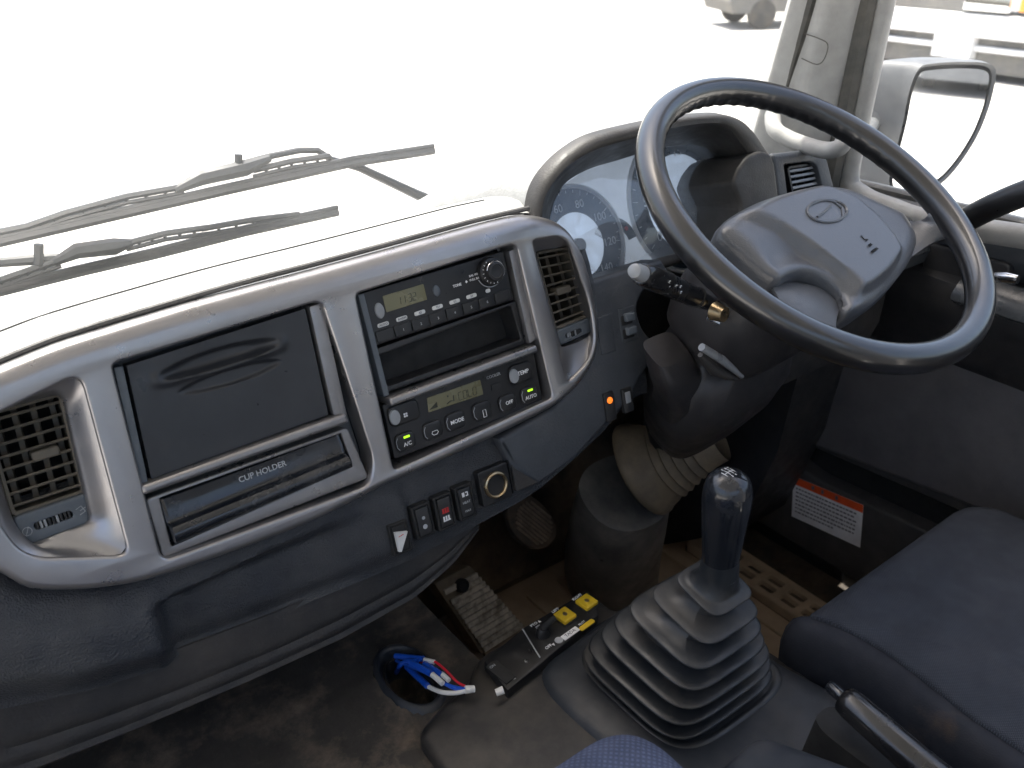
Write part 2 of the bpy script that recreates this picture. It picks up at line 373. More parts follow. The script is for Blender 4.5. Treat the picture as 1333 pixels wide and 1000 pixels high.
# door sill tread
t = thing('sill_plate', 'brown dusty tread plate with recessed slots along the foot of the driver door', 'sill plate', (1.17, .6, FL))
SF2 = Frame((1.155, .9, FL+.035), (1, 0, 0), (0, 1, 0))
holes = [rrect(-.022+j*.026, -.004+j*.026, -.02-k*.05-.036, -.02-k*.05, .005, 3) for k in range(14) for j in range(2)]
mb = plate(SF2, rrect(-.035, .04, -.9, .05, .01), holes, 0, -.02, .004, .0015, [.012]*len(holes), segs=3)
obj('tread', mb, 'floor_brown', t); obj('tread_base', MB().box(SF2, -.034, .039, -.9, .05, -.024, -.011), 'floor', t, smooth=False)

# ---------------------------------------------------------------- windscreen, pillar
def gy(x, z): return 1.055-.2*z-.24*(abs(x)/1.1)**4
t = thing('windscreen', 'large dusty curved windscreen above the dashboard', 'windscreen', (0, 1.15, -.46))
mb = MB(); nx, nz_ = 40, 12
for i in range(nx+1):
    for j in range(nz_+1):
        x = -1.12+2.235*i/nx; z = -.47+1.1*j/nz_; mb.v.append(V((x, gy(x, z), z)))
mb.f = [(i*(nz_+1)+j, (i+1)*(nz_+1)+j, (i+1)*(nz_+1)+j+1, i*(nz_+1)+j+1) for i in range(nx) for j in range(nz_)]
obj('glass_pane', mb, 'windscreen', t)
obj('rubber_seal', MB().tube([(1.117, gy(1.117, z)-.004, z) for z in [(-.47+.05*k) for k in range(22)]], .011, 8), 'seal', t)
# right-hand A pillar: loft between pixel-checked sections
def ext(p, q, z): k = (z-p.z)/(q.z-p.z); return p+(q-p)*k
tp = thing('door_pillar', 'light grey trimmed windscreen pillar rising behind the steering wheel', 'pillar', (1.12, .82, -.5))
e1a, e1b = onX(1030, 0, 1.10), onX(985, 160, 1.10)
e2a, e2b = onX(1062, 0, 1.115), onX(1012, 190, 1.115)
e3a, e3b = onX(1121, 0, 1.15), onX(1077, 200, 1.15)
def sec(z):
    A, B, C_ = ext(e1a, e1b, z), ext(e2a, e2b, z), ext(e3a, e3b, z)
    m = (B+C_)/2+V((-.012, -.004, 0)); m1 = B*.8+C_*.2+V((-.008, -.003, 0)); m2 = B*.2+C_*.8+V((-.008, -.002, 0))
    return [A, A*.5+B*.5+V((-.003, -.006, 0)), B, m1, m, m2, C_, C_+V((.01, .003, 0)), V((1.20, C_.y+.05, z)), V((1.16, A.y+.05, z)), A+V((.01, .012, 0))]
obj('trim', MB().loft([sec(z) for z in [-.50+.04*k for k in range(30)]]), 'pillar', tp, angle=50, recalc=True)
PF = Frame(onX(1062, 66, 1.125), (.26, -.965, 0), (0, -.25, 1))
al_ = [onX(1048, 44, 1.112), onX(1066, 50, 1.110), onX(1078, 58, 1.110), onX(1074, 76, 1.110), onX(1064, 84, 1.110), onX(1044, 76, 1.110)]
obj('cover_outline', MB().tube(smooth_open(al_, 4), .0008, 5), 'seal', tp)
# dark seal strip and the door frame post behind it
f1a, f1b = onX(1128, 0, 1.165), onX(1083, 225, 1.165)
obj('door_seal', MB().tube([ext(f1a, f1b, -.50+.05*k) for k in range(23)], .016, 8), 'seal', tp)
# grip
g = [(1006, 150), (1009, 168), (1026, 180), (1052, 190), (1078, 196), (1096, 190), (1100, 172)]
gp = smooth_open([onX(x, y, 1.075-.012*(1 if 0 < i < 6 else -1.5)) for i, (x, y) in enumerate(g)])
tg = thing('grab_handle', 'light grey curved grab handle at the foot of the windscreen pillar', 'grab handle', gp[0]); obj('grip', MB().tube(gp, .0115, 12), 'pillar', tg)

# ---------------------------------------------------------------- driver door
td = thing('driver_door', 'dark grey inner panel of the driver door with storage pocket and armrest', 'door', (1.22, .9, -1.06))
DF = Frame((1.22, 0, 0), (0, -1, 0), (0, 0, 1))            # a = -y, b = z, N towards the cab
pk = [DF.px(*q) for q in ((1036, 573), (1245, 664), (1500, 780), (1500, 835), (1197, 688), (1060, 623), (1030, 598))]
pk = rloop(pk, [.02, .01, .01, .01, .01, .02, .02], 5)
mb = plate(DF, rloop([(-.97, -1.08), (.35, -1.08), (.35, -.60), (-.70, -.60), (-.95, -.70)], .03), [pk], .0, -.04, .012, .006, [.035])
obj('lower_panel', mb, 'door_mid', td)
obj('pocket_back', MB().box(DF, -.95, .35, -1.06, -.8, -.045, -.034), 'matte_black', td, smooth=False)
pl = [DF.px(*q) for q in ((975, 545), (1030, 480), (1110, 455), (1245, 464), (1333, 492), (1600, 590), (1600, 800), (1250, 650), (1100, 592), (1010, 560))]
obj('upholstery_panel', MB().slab(DF, ccw(rloop(pl, .03, 6)), -.005, .012, .010, 5), 'door', td)
# armrest shelf and sill: profile (N offset, z) run along y
def run(prof, y0, y1, n=8, taper=0):
    rings = []
    for k in range(n+1):
        y = y0+(y1-y0)*k/n; s_ = 1-taper*(1-sst(k/n, 0, .25)) if taper else 1
        rings.append([V((1.22-o*s_, y, z)) for o, z in prof])
    return MB().loft(rings, True, True, True)
obj('armrest', run([(0, -.455), (.03, -.458), (.052, -.468), (.06, -.485), (.058, -.51), (.045, -.54), (.03, -.575), (.015, -.60), (0, -.61)], .80, -.4, 14, .5), 'door_dark', td, recalc=True)
obj('armrest_cap', run([(.038, -.450), (.06, -.458), (.072, -.470), (.074, -.480), (.064, -.487), (.04, -.475)], .55, -.4, 6), 'door_shine', td, recalc=True)
obj('window_sill', run([(-.05, -.385), (-.01, -.378), (.015, -.382), (.028, -.395), (.030, -.42), (.012, -.45), (0, -.46), (-.05, -.46)], .80, -.4, 6), 'dash_side', td, recalc=True)
obj('sill_strip', run([(-.02, -.379), (.000, -.372), (.010, -.375), (.010, -.384), (-.02, -.386)], .78, -.4, 6), 'seal', td, recalc=True)
hp = smooth_open([onX(1225, 300, 1.19), onX(1250, 290, 1.165), onX(1295, 268, 1.15), onX(1345, 248, 1.15), onX(1400, 232, 1.16)])
obj('pull_bar', MB().tube(hp, .0165, 12), 'black', td)
lv = [onX(1296, 360, 1.155), onX(1312, 362, 1.15), onX(1326, 364, 1.15)]
obj('release_lever', MB().tube(lv, [.006, .008, .006], 10), 'chrome', td)
obj('lever_cup', MB().slab(DF, rrect(-.62, -.50, -.47, -.425, .01), .02, .034, .004), 'door_dark', td)
fa = [onX(1150, 0, 1.185), onX(1108, 205, 1.185)]
fr = smooth_open([ext(fa[0], fa[1], .6), ext(fa[0], fa[1], .2), ext(fa[0], fa[1], -.1), ext(fa[0], fa[1], -.27), onX(1104, 232, 1.19), onX(1122, 256, 1.19), onX(1160, 272, 1.195), onX(1230, 292, 1.20), V((1.20, .3, -.377)), V((1.20, -.4, -.377))], 6)
obj('window_frame', MB().tube(fr, .017, 10), 'pillar', td)
mb = MB(); mb.add([(1.215, .80, -.40), (1.215, -.4, -.40), (1.215, -.4, .6), (1.215, .55, .6)], [(0, 1, 2, 3)]); obj('window_pane', mb, 'door_glass', td, smooth=False)
# warning sticker on the door
ts = thing('warning_sticker', 'white warning sticker with an orange-red header on the lower driver door', 'sticker', DF.p(-.79, -.95, .002))
q = [DF.px(*p, .002) for p in ((1040, 623), (1129, 666), (1120, 713), (1031, 672))]
SF_ = Frame(DF.p(q[3][0], q[3][1], .0015), DF.p(q[2][0], q[2][1])-DF.p(q[3][0], q[3][1]), DF.p(q[0][0], q[0][1])-DF.p(q[3][0], q[3][1]))
sw = hypot(q[2][0]-q[3][0], q[2][1]-q[3][1]); sh = hypot(q[0][0]-q[3][0], q[0][1]-q[3][1])
obj('paper', MB().box(SF_, 0, sw, 0, sh, 0, .0006), 'sticker', ts, smooth=False)
obj('header', MB().box(SF_, 0, sw, sh*.82, sh, .0006, .0010), 'sticker_red', ts, smooth=False)
mb = MB(); rr_ = random.Random(3)
for k in range(7):
    x = sw*.05; y = sh*(.72-.095*k)
    while x < sw*(.9 if k != 6 else .6):
        l = sw*rr_.uniform(.015, .05); mb.box(SF_, x, x+l, y, y+sh*.035, .0006, .0009); x += l+sw*.014
for k in (.28, .42, .62): mb.box(SF_, sw*k, sw*(k+.035), sh*.87, sh*.96, .0010, .0013)
o = obj('fine_print', mb, 'ink', ts, smooth=False)
# ---------------------------------------------------------------- outside: mirror, wipers
tm = thing('side_mirror', 'large dark grey door mirror outside the driver window', 'mirror', onX(1150, 240, 1.42))
MP = onX(1230, 150, 1.45)
MX = V((1, -.30, .0)).normalized()
MF = Frame(MP, MX, (0, -.03, 1))
ml = [MF.px(*q) for q in ((1196, 92), (1215, 86), (1250, 84), (1281, 86), (1291, 95), (1289, 115), (1281, 145), (1267, 178), (1245, 212), (1222, 236), (1192, 250), (1165, 250), (1158, 235), (1166, 200), (1176, 160), (1184, 120))]
ml = ccw(smooth_closed(ml, 4))
cx = sum(p[0] for p in ml)/len(ml); cy = sum(p[1] for p in ml)/len(ml)
mb = MB()
rings = []
for k, (s_, dz) in enumerate(((1.0, 0), (1.05, .004), (1.07, -.01), (1.05, -.05), (.92, -.10), (.6, -.135), (.2, -.145))):
    rings.append([MF.p(cx+(a-cx)*s_-.055*(0, 0, 0, .35, 1, 1.2, 1.3)[k], cy+(b-cy)*s_, dz) for a, b in ml])
mb.loft(rings[:], True, False, True); obj('mirror_housing', mb, 'mirror_back', tm, recalc=True)
g2 = inset(ml, .006); mb = MB(); mb.add([MF.p(a, b, .001) for a, b in g2], [tuple(range(len(g2)))]); obj('mirror_pane', mb, 'mirror_glass', tm, smooth=False)
obj('knuckle', MB().tube([onX(1135, 158, 1.36), onX(1150, 155, 1.45), onX(1178, 150, 1.5)], [.016, .022, .02], 12), 'mirror_back', tm)
obj('mirror_arm', MB().tube([onX(1128, 175, 1.26), onX(1137, 160, 1.38)], .012, 10), 'mirror_back', tm)
obj('lower_knuckle', MB().tube([onX(1140, 215, 1.4), onX(1156, 236, 1.42), onX(1170, 252, 1.40)], [.02, .03, .012], 12), 'mirror_back', tm)
def wy(px, py): return onY(px, py, 1.14)
def wiper(name, label, rub, yoke, brk, peg, arms, base):
    t = thing(name, label, 'wiper', wy(*base))
    obj('rubber_blade', MB().tube([wy(*p) for p in rub], .0062, 6), 'wiper', t)
    obj('blade_spine', MB().tube([wy(p[0], p[1]-6) for p in rub], .0036, 6), 'wiper', t)
    for y in yoke:
        mb = MB(); pts = [wy(*p) for p in y]
        mb.tube(pts, .0042, 6); low = [wy(p[0], p[1]+8) for p in y]; mb.tube(low, .0030, 6)
        for k in range(1, 6):
            a = ext2(pts, k/6); b = ext2(low, k/6); mb.tube([a, b], .0024, 5)
        obj('claw_bridge', mb, 'wiper', t)
    mb = MB(); P = [wy(*p) for p in brk]; mb.tube(P, [.005, .010, .011, .005], 8); obj('bracket', mb, 'wiper', t)
    obj('pivot_peg', MB().tube([wy(peg[0], peg[1]+26), wy(peg[0], peg[1])], .0055, 8), 'wiper', t)
    for a in arms: obj('wiper_arm', MB().tube([onY(x, y, yy) for x, y, yy in a[0]], a[1], 8), 'wiper', t)
def ext2(pts, k):
    i = min(int(k*(len(pts)-1)), len(pts)-2); f = k*(len(pts)-1)-i; return pts[i].lerp(pts[i+1], f)
wiper('windscreen_wiper', 'upper grey wiper resting across the glass, nearer the instrument hood', [(-30, 322), (150, 281), (300, 247), (460, 212), (565, 196)],
      [[(-20, 306), (35, 295), (90, 276)], [(80, 279), (165, 256), (240, 243)], [(330, 222), (380, 210), (430, 203)]], [(228, 248), (262, 232), (320, 219), (352, 206)], (311, 201),
      [([(318, 212, 1.14), (350, 204, 1.15), (390, 196, 1.155), (414, 196, 1.155), (432, 208, 1.15), (470, 219, 1.15), (540, 252, 1.14), (606, 281, 1.13)], [.004, .0045, .0045, .0045, .005, .006, .0075, .010])], (600, 280))
wiper('windscreen_wiper', 'lower grey wiper resting on the glass, closer to the dash top', [(-30, 387), (100, 355), (200, 332), (320, 302), (440, 276)],
      [[(-20, 372), (15, 360), (80, 338)], [(165, 317), (215, 304), (272, 296)], [(262, 298), (330, 286), (390, 279)]], [(70, 342), (100, 327), (150, 321), (172, 316)], (51, 318),
      [([(90, 334, 1.14), (50, 338, 1.15), (0, 342, 1.155), (-60, 350, 1.15)], [.004, .007, .006, .006])], (-40, 350))
# ================================================================ DASHBOARD
def dpx(L, c=0): return [D.px(x, y, c) for x, y in L]
t = tdash = thing('dashboard', 'dark blue-grey textured dashboard body running the full width below the windscreen', 'dashboard', (.1, .9, -.5))
crease = [D.px(*q, -.02) for q in ((-250, 935), (0, 915), (110, 892), (219, 860), (365, 805), (506, 736), (560, 710), (622, 678), (672, 651), (700, 632), (740, 598), (780, 560), (812, 520))]
bottom = [D.px(*q, -.03) for q in ((-250, 1110), (0, 1022), (60, 1000), (162, 959), (324, 890), (446, 834), (540, 781), (590, 735), (622, 690))]
X0, X1 = -1.05, .72
fb_ = sorted(D.px(*q, .01) for q in ((742, 514), (719, 532), (640, 572), (560, 608), (500, 634), (470, 650), (400, 684), (300, 722), (200, 755), (150, 765), (95, 770), (40, 768), (5, 750), (-40, 735), (-140, 735)))
def fbot(a): return interp(a, fb_)
def prof_c(a, b, bc):
    """bulge of the padded lower dash: depth c at (a, b)"""
    c = -.012
    if b > fbot(a)+.004: return -.012-.034*sst(b-fbot(a)-.004, 0, .012)
    kneel = 1-sst(a, .085, .112)                       # padded knee part left of the recess
    u = max(0, min(1, (fbot(a)-b)/(fbot(a)-bc)))
    c += (.012+.010*kneel)*(1-(1-max(0, min(1, u/.55)))**2)*(1-.75*sst(u, .72, 1.0)) * (1 if a < .36 else .35)
    rec = sst(a, .088, .108)*(1-sst(a, .20, .36))*sst(-b, .222+max(0, a-.11)*-.05, .232)*(1-.25*sst(u, .9, 1))
    c -= .022*rec
    return c
mb = MB(); nx, ny = 300, 46
for i in range(nx+1):
    a = X0+(X1-X0)*i/nx; bc = interp(a, crease)
    for j in range(ny+1):
        u = j/ny; b = -.10+(bc+.10)*u
        mb.v.append(D.p(a, b, prof_c(a, b, bc)))
    for c, db in ((-.03, -.003), (-.06, -.004)): mb.v.append(D.p(a, bc+db, c))
M = ny+3
mb.f = [(i*M+j, i*M+j+1, (i+1)*M+j+1, (i+1)*M+j) for i in range(nx) for j in range(M-1)]
obj('knee_padding', mb, 'dash_low', t, angle=60, recalc=False)
mb = MB(); nx, ny = 120, 14
xb = bottom[-1][0]
for i in range(nx+1):
    a = X0+(xb-X0)*i/nx; bc = interp(a, crease)+.01; bb = interp(a, bottom)
    k = sst(a, xb-.10, xb)
    P = [(bc, -.055), (bc-.004, -.030)]
    for j in range(1, ny):
        u = j/ny; g = -.003 if j in (9, 12) else 0
        P.append((bc+(bb-bc)*u, -.026+.003*sin(pi*u)+g))
    P += [(bb, -.034), (bb-.004, -.055), (bb+.0, -.2), (bb+.01, -.40)]
    for b, c in P: mb.v.append(D.p(a, b, c))
M = ny+5
mb.f = [(i*M+j, i*M+j+1, (i+1)*M+j+1, (i+1)*M+j) for i in range(nx) for j in range(M-1)]
mb.f.append(tuple(nx*M+j for j in range(M)))
obj('lower_panel', mb, 'dash_under', t, angle=50)
# upper surface: from behind the fascia to the windscreen
topx = [(-60, 505), (0, 474), (69, 446), (138, 424), (241, 393), (300, 376), (345, 364), (400, 350), (460, 334), (544, 311), (620, 290), (690, 274), (735, 284)]
ftop = [D.px(*q, -.004) for q in topx]
def top_edge(a):
    return interp(a, [(-1.0, ftop[0][1]-.10)]+ftop)
mb = MB(); nx = 200; prof = [0, .006, .012, .020, .03, .0345, .036, .0375, .06, .09, .13, .17, .21, .25, .29, .33]
for i in range(nx+1):
    a = -1.07+(1.13+1.07)*i/nx; te = top_edge(a) if a < .60 else interp(a, [(.60, top_edge(.6)), (.66, .025), (1.2, .025)])
    P0 = D.p(a, te-.001, -.017)
    if a > .60: P0 = P0.lerp(V((a, .95, -.345)), sst(a, .60, .64))
    ye = gy(a, -.45)-.01
    for j, s_ in enumerate(prof):
        y = P0.y+(ye-P0.y)*s_/.33
        dz = .010*sst(s_, 0, .02)-.155*max(0, s_-.05)/.28*(1 if s_ > .05 else 0)
        if j == 6: dz -= .0016
        mb.v.append(V((a, y, P0.z+dz)))
M = len(prof); mb.f = [(i*M+j, (i+1)*M+j, (i+1)*M+j+1, i*M+j+1) for i in range(nx) for j in range(M-1)]
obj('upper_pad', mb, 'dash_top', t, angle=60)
M_ = M; rows = [mb.v[i*M_+6] for i in range(0, int(nx*(.56+1.07)/(2.2))+1, 2)]
obj('pad_seam', MB().tube([p+V((0, 0, .0012)) for p in rows], .0016, 5), 'matte_black', t)
obj('fascia_gap', MB().tube([D.p(-1.0+1.585*k/160, top_edge(-1.0+1.585*k/160)+.0025, -.005) for k in range(161)], .0030, 8), 'hood', t)
# driver side lower face with the switch cluster, right of the fascia
fp = [D.px(*q, .004) for q in ((757, 325), (772, 364), (862, 337), (874, 356), (842, 374), (829, 400), (838, 430), (864, 456), (850, 472), (834, 492), (822, 520), (795, 548), (748, 600), (702, 632), (668, 612), (650, 572), (722, 530), (757, 494), (772, 468), (778, 436), (773, 392), (763, 345))]
obj('switch_fascia', MB().slab(D, ccw(rloop(fp, [.001, .004, .004, .004]+[.012]*9+[.004]*2+[.001]*7, 4)), -.03, .004, .006, 4), 'dash_side', t)
# right-hand lower dash behind the wheel
def xrun(sec, x0, x1, n=6, dx=0):
    return MB().loft([[V((x0+(x1-x0)*k/n, y+dx*k/n, z)) for y, z in sec] for k in range(n+1)], True, True, True)
obj('side_shelf', xrun([(.70, -.385), (.655, -.395), (.625, -.412), (.612, -.435), (.618, -.455), (.65, -.462), (.72, -.46)], .93, 1.185), 'door_shine', t, recalc=True)
obj('side_pocket', xrun([(.66, -.462), (.645, -.49), (.648, -.55), (.665, -.60), (.70, -.62), (.80, -.62), (.80, -.46)], .92, 1.15), 'dash_under', t, recalc=True)
obj('side_kick_panel', xrun([(.72, -.61), (.74, -.80), (.80, -1.0), (1.0, -1.16), (1.1, -1.16), (1.0, -.61)], 1.08, 1.215), 'door_dark', t, recalc=True)
obj('dash_back', MB().box(W, .60, 1.2, .85, .87, -.62, -.46), 'dash_under', t, smooth=False)

# ---------------------------------------------------------------- silver fascia
CF_ = .010
out = [(-140, 590), (-60, 500), (0, 476), (69, 448), (138, 426), (241, 395), (300, 379), (345, 367), (400, 353), (460, 337), (544, 314), (620, 293), (680, 279), (712, 281), (735, 290), (752, 312), (766, 345), (777, 392), (782, 436), (776, 468), (760, 495), (742, 514), (719, 532), (640, 572), (560, 608), (500, 634), (470, 650), (400, 684), (300, 722), (200, 755), (150, 765), (95, 770), (40, 768), (5, 750), (-40, 735), (-140, 735)]
OL = ccw(smooth_closed(dpx(out, CF_), 3))
def vr(L):
    R_ = []
    n = len(L)
    for i in range(n):
        e = V(L[(i+1) % n])-V(L[i-1]); ny_ = -e.x/(e.length+1e-9)      # outward normal's b for ccw: (e.y,-e.x)
        R_.append(.007+.011*sst(ny_, .2, .95))
    return R_
H1 = rloop(dpx([(-75, 575), (105, 486), (169, 724), (32, 728)], CF_), [.012, .014, .012, .02], 6)
H2 = rloop(dpx([(146, 474), (419, 391), (446, 470), (488, 600), (482, 632), (212, 731)], CF_), [.006, .010, .03, .02, .01, .010], 5)
H3 = rloop(dpx([(464, 383), (673, 317), (721, 518), (514, 613)], CF_), [.006, .009, .008, .006], 5)
H4 = rloop(dpx([(694, 314), (738, 306), (770, 398), (775, 442), (768, 470), (741, 498), (732, 470), (722, 420)], CF_), [.005, .02, .02, .01, .012, .006, .004, .02], 5)
tf = thing('centre_fascia', 'silver-grey centre fascia framing the radio, the storage lid and both air vents', 'fascia', D.p(.36, -.1))
obj('frame', plate(D, OL, [H1, H2, H3, H4], CF_, -.03, vr(OL), .0028, [.004, .03, .035, .004], 7), 'silver', tf, angle=50)
def back(loop, c, m, nm, parent=None): obj(nm, MB().slab(D, ccw(loop), c-.003, c, .0005, 1), m, parent or tf, smooth=False)
# funnel pockets of the two vents
def pocket(outer, inner_px, c_in, rads):
    inner = rloop(dpx(inner_px, c_in), rads, 6)
    return inner
def funnel(outer, inner, c0, c1, cdeep, m, parent, nm='vent_surround'):
    # resample inner to the outer by angle
    def res(L, n=72):
        cx = sum(p[0] for p in L)/len(L); cy = sum(p[1] for p in L)/len(L); ds = [0]
        for i in range(len(L)): ds.append(ds[-1]+hypot(L[(i+1) % len(L)][0]-L[i][0], L[(i+1) % len(L)][1]-L[i][1]))
        k0 = max(range(len(L)), key=lambda i: (L[i][1]-cy)-(L[i][0]-cx)); L2 = L[k0:]+L[:k0]; ds = [0]
        for i in range(len(L)): ds.append(ds[-1]+hypot(L2[(i+1) % len(L)][0]-L2[i][0], L2[(i+1) % len(L)][1]-L2[i][1]))
        o = []; j = 0
        for k in range(n):
            s_ = ds[-1]*k/n
            while ds[j+1] < s_: j += 1
            f = (s_-ds[j])/(ds[j+1]-ds[j]+1e-12); a = L2[j]; b = L2[(j+1) % len(L2)]
            o.append((a[0]+(b[0]-a[0])*f, a[1]+(b[1]-a[1])*f))
        return o
    A = res(outer); B = res(inner); n = 7; rings = []
    for k in range(n+1):
        f = k/n; e = sst(f, -.15, 1.15); rings.append([D.p(a[0]+(b[0]-a[0])*f, a[1]+(b[1]-a[1])*f, c0+(c1-c0)*(e*.6+f*.4)) for a, b in zip(A, B)])
    rings.append([D.p(b[0], b[1], cdeep) for b in B])
    return obj(nm, MB().loft(rings, flip=True), m, parent, angle=60)
def vent(quad_px, c, nslat, nvane, outer, inner_px, rads, cfun, label_, slat_m, knob_uv):
    """quad_px: TL TR BR BL of the louvre field; returns the thing"""
    q = dpx(quad_px, c)
    o = thing('air_vent', label_, 'air vent', D.p(sum(p[0] for p in q)/4, sum(p[1] for p in q)/4, c), 'air vents of the dashboard')
    def uv(u, v): 
        t_ = (q[0][0]*(1-u)+q[1][0]*u, q[0][1]*(1-u)+q[1][1]*u); b_ = (q[3][0]*(1-u)+q[2][0]*u, q[3][1]*(1-u)+q[2][1]*u)
        return (t_[0]*(1-v)+b_[0]*v, t_[1]*(1-v)+b_[1]*v)
    inner = rloop(dpx(inner_px, cfun), rads, 6)
    if outer: funnel(outer, inner, CF_-.004, cfun, cfun-.012, 'silver', o)
    # louvre housing ring
    hl = ccw(rloop([uv(-.02, -.02), uv(1.02, -.02), uv(1.02, 1.02), uv(-.02, 1.02)], .006, 5)); hi = inset(hl, .0035)
    obj('housing', MB().loft([[D.p(a, b, c-.06) for a, b in hl], [D.p(a, b, c) for a, b in hl], [D.p(a, b, c+.001) for a, b in inset(hl, .001)], [D.p(a, b, c-.001) for a, b in hi], [D.p(a, b, c-.06) for a, b in hi]]), slat_m, o)
    obj('duct', MB().slab(D, hl, c-.065, c-.058, .0005, 1), 'matte_black', o, smooth=False)
    for k in range(nslat):
        v = (k+.6)/(nslat+.2); A = uv(.02, v); B = uv(.98, v); mb = MB()
        rings = []
        for s_ in (0, .5, 1):
            P = (A[0]+(B[0]-A[0])*s_, A[1]+(B[1]-A[1])*s_)
            rings.append([D.p(P[0], P[1]+db, c+dc) for db, dc in ((.0011, -.004), (.0012, -.0025), (0, -.0015), (-.0012, -.0025), (-.0024, -.014), (-.0014, -.0145))])
        mb.loft(rings, True, True, True); obj('slat', mb, slat_m, o, recalc=True)
    for k in range(nvane):
        u = (k+.5)/nvane; A = uv(u, .02); B = uv(u, .98); mb = MB()
        mb.loft([[D.p(P[0]+da, P[1], c+dc) for da, dc in ((-.0022, -.017), (.0022, -.017), (.005, -.042), (.001, -.042))] for P in (A, B)], True, True, True)
        obj('vane', mb, slat_m, o, recalc=True)
    K = uv(*knob_uv); kf = D.at(K[0], K[1], c-.003)
    obj('slide_knob', MB().slab(kf, rrect(-.011, .011, -.0045, .0045, .003), -.01, .004, .002), slat_m, o)
    for i in range(6): obj('grip_rib', MB().box(kf, -.008+i*.003, -.0068+i*.003, -.0035, .0035, .0035, .0048), slat_m, o.children[-1], smooth=False) if False else None
    return o, inner, uv
def wheelplate(o, poly_px, c, slot_px, m, icons):
    """thumbwheel plate under a vent"""
    p_ = dpx(poly_px, c); sl_ = dpx(slot_px, c)
    slot = rloop(sl_, .0035, 5)
    obj('thumbwheel_plate', plate(D, ccw(rloop(p_, .004, 4)), [slot], c, c-.01, .002, .0008, [.006], 3), m, o)
    obj('slot_floor', MB().slab(D, ccw(inset(ccw(slot), -.002)), c-.009, c-.006, .0003, 1), 'matte_black', o, smooth=False)
    A = V(sl_[0])*.5+V(sl_[3])*.5; B = V(sl_[1])*.5+V(sl_[2])*.5
    for k in range(9):
        f = .08+.84*k/8; P = A.lerp(B, f); ang = (f-.5)*2
        obj('thumbwheel_rib', MB().slab(D.at(P.x, P.y, c-.006, atan2((B-A).y, (B-A).x)), rrect(-.0011, .0011, -.0035, .0035, .0008, 3), -.002, .0065-.003*ang*ang, .0008, 2), 'knobgrey' if k in (1, 2, 5) else 'black', o)
o, inner, uv = vent([(-21, 541), (80, 513), (111, 640), (17, 671)], -.020, 8, 4, H1, [(-25, 540), (80, 512), (118, 679), (28, 714)], [.006, .008, .006, .006], -.014,
     'left dashboard air vent with dusty beige-grey louvres at the photo edge', 'slat', (.62, .52))
wheelplate(o, [(17, 674), (112, 642), (118, 680), (28, 714)], -.0145, [(43, 682), (93, 664), (97, 673), (47, 691)], 'bezel_in', None)
kf = D.at(*D.px(36, 692, -.0145), -.0142, .33); mb = MB()
ring = [kf.p(.0036*cos(a), .0036*sin(a)) for a in [2*pi*k/14 for k in range(15)]]; mb.tube(ring, .00035, 4, False); mb.tube([kf.p(-.003, -.003), kf.p(.003, .003)], .00035, 4); obj('shut_icon', mb, 'white_dim', o)
kf = D.at(*D.px(106, 664, -.0145), -.0142, .33); mb = MB(); mb.tube([kf.p(-.003, -.003), kf.p(.002, -.003), kf.p(.002, .003), kf.p(-.003, .003)], .00035, 4); mb.tube([kf.p(-.001, 0), kf.p(.004, 0)], .00035, 4); obj('open_icon', mb, 'white_dim', o)
o, inner, uv = vent([(699, 330), (742, 322), (766, 411), (724, 428)], -.008, 8, 3, H4, [(697, 327), (743, 319), (770, 426), (771, 436), (752, 446), (731, 453)], [.004, .008, .004, .004, .005, .004], -.003,
     'middle dashboard air vent with thin dark louvres between the radio and the instruments', 'slat', (.5, .55))
wheelplate(o, [(725, 431), (768, 413), (771, 432), (731, 450)], -.0035, [(736, 435), (757, 427), (759, 433), (738, 441)], 'bezel_in', None)
# ---------------------------------------------------------------- storage box with lid + cup holder
back(H2, -.022, 'bezel_in', 'recess_floor')
tl = thing('storage_box', 'dark grey storage box lid with moulded oval finger grip in the silver fascia', 'storage box', D.p(.2, -.1))
Lp = dpx([(163, 475), (398, 400), (429, 541), (196, 626)], .000)
LL = ccw(rloop(Lp, .0025, 3))
# lid as a height field carrying the oval finger grip
A_, B_, C_, D_ = [V(p) for p in Lp]
G1 = V(D.px(288, 468, 0)); G2 = V(D.px(300, 486, 0)); GA = (V(D.px(355, 452, 0))-V(D.px(235, 488, 0))).normalized(); GB = V((-GA.y, GA.x))
def lidz(P):
    d = P-G1; u, v = d.dot(GA), d.dot(GB); e = (u/.058)**2+((v-.001)/.0105)**2; z = -.0085*(1-sst(e, .3, 1.05))*sst(v, -.010, -.002)
    z += .0035*math.exp(-((v+.0055)/.0035)**2)*(1-sst(abs(u), .040, .064))
    z += .0022*(math.exp(-(((abs(u)-.058)/.006)**2+((v+.001)/.006)**2)))
    d = P-G2; u, v = d.dot(GA), d.dot(GB); e = (u/.050)**2+((v+.003)/.0075)**2; z -= .004*(1-sst(e, .5, 1.05))
    return z
mb = MB(); nx, ny = 150, 90
for i in range(nx+1):
    for j in range(ny+1):
        u, v = i/nx, j/ny; P = (A_*(1-u)+B_*u)*(1-v)+(D_*(1-u)+C_*u)*v
        e = min(u*.23, (1-u)*.23, v*.15, (1-v)*.15); r = .0025
        z = lidz(P) - (r-sqrt(max(0, r*r-(r-e)**2)) if e < r else 0)
        if i in (0, nx) or j in (0, ny): z = -.012
        mb.v.append(D.p(P.x, P.y, .0015+z))
mb.f = [(i*(ny+1)+j, i*(ny+1)+j+1, (i+1)*(ny+1)+j+1, (i+1)*(ny+1)+j) for i in range(nx) for j in range(ny)]
obj('lid', mb, 'lid', tl, angle=60)
side = dpx([(401, 399), (418, 394), (451, 541), (433, 541)], .0)
obj('lid_side_strip', MB().slab(D, ccw(rloop(side, .002, 2)), -.02, .004, .0015, 2), 'silver_bar', tl)
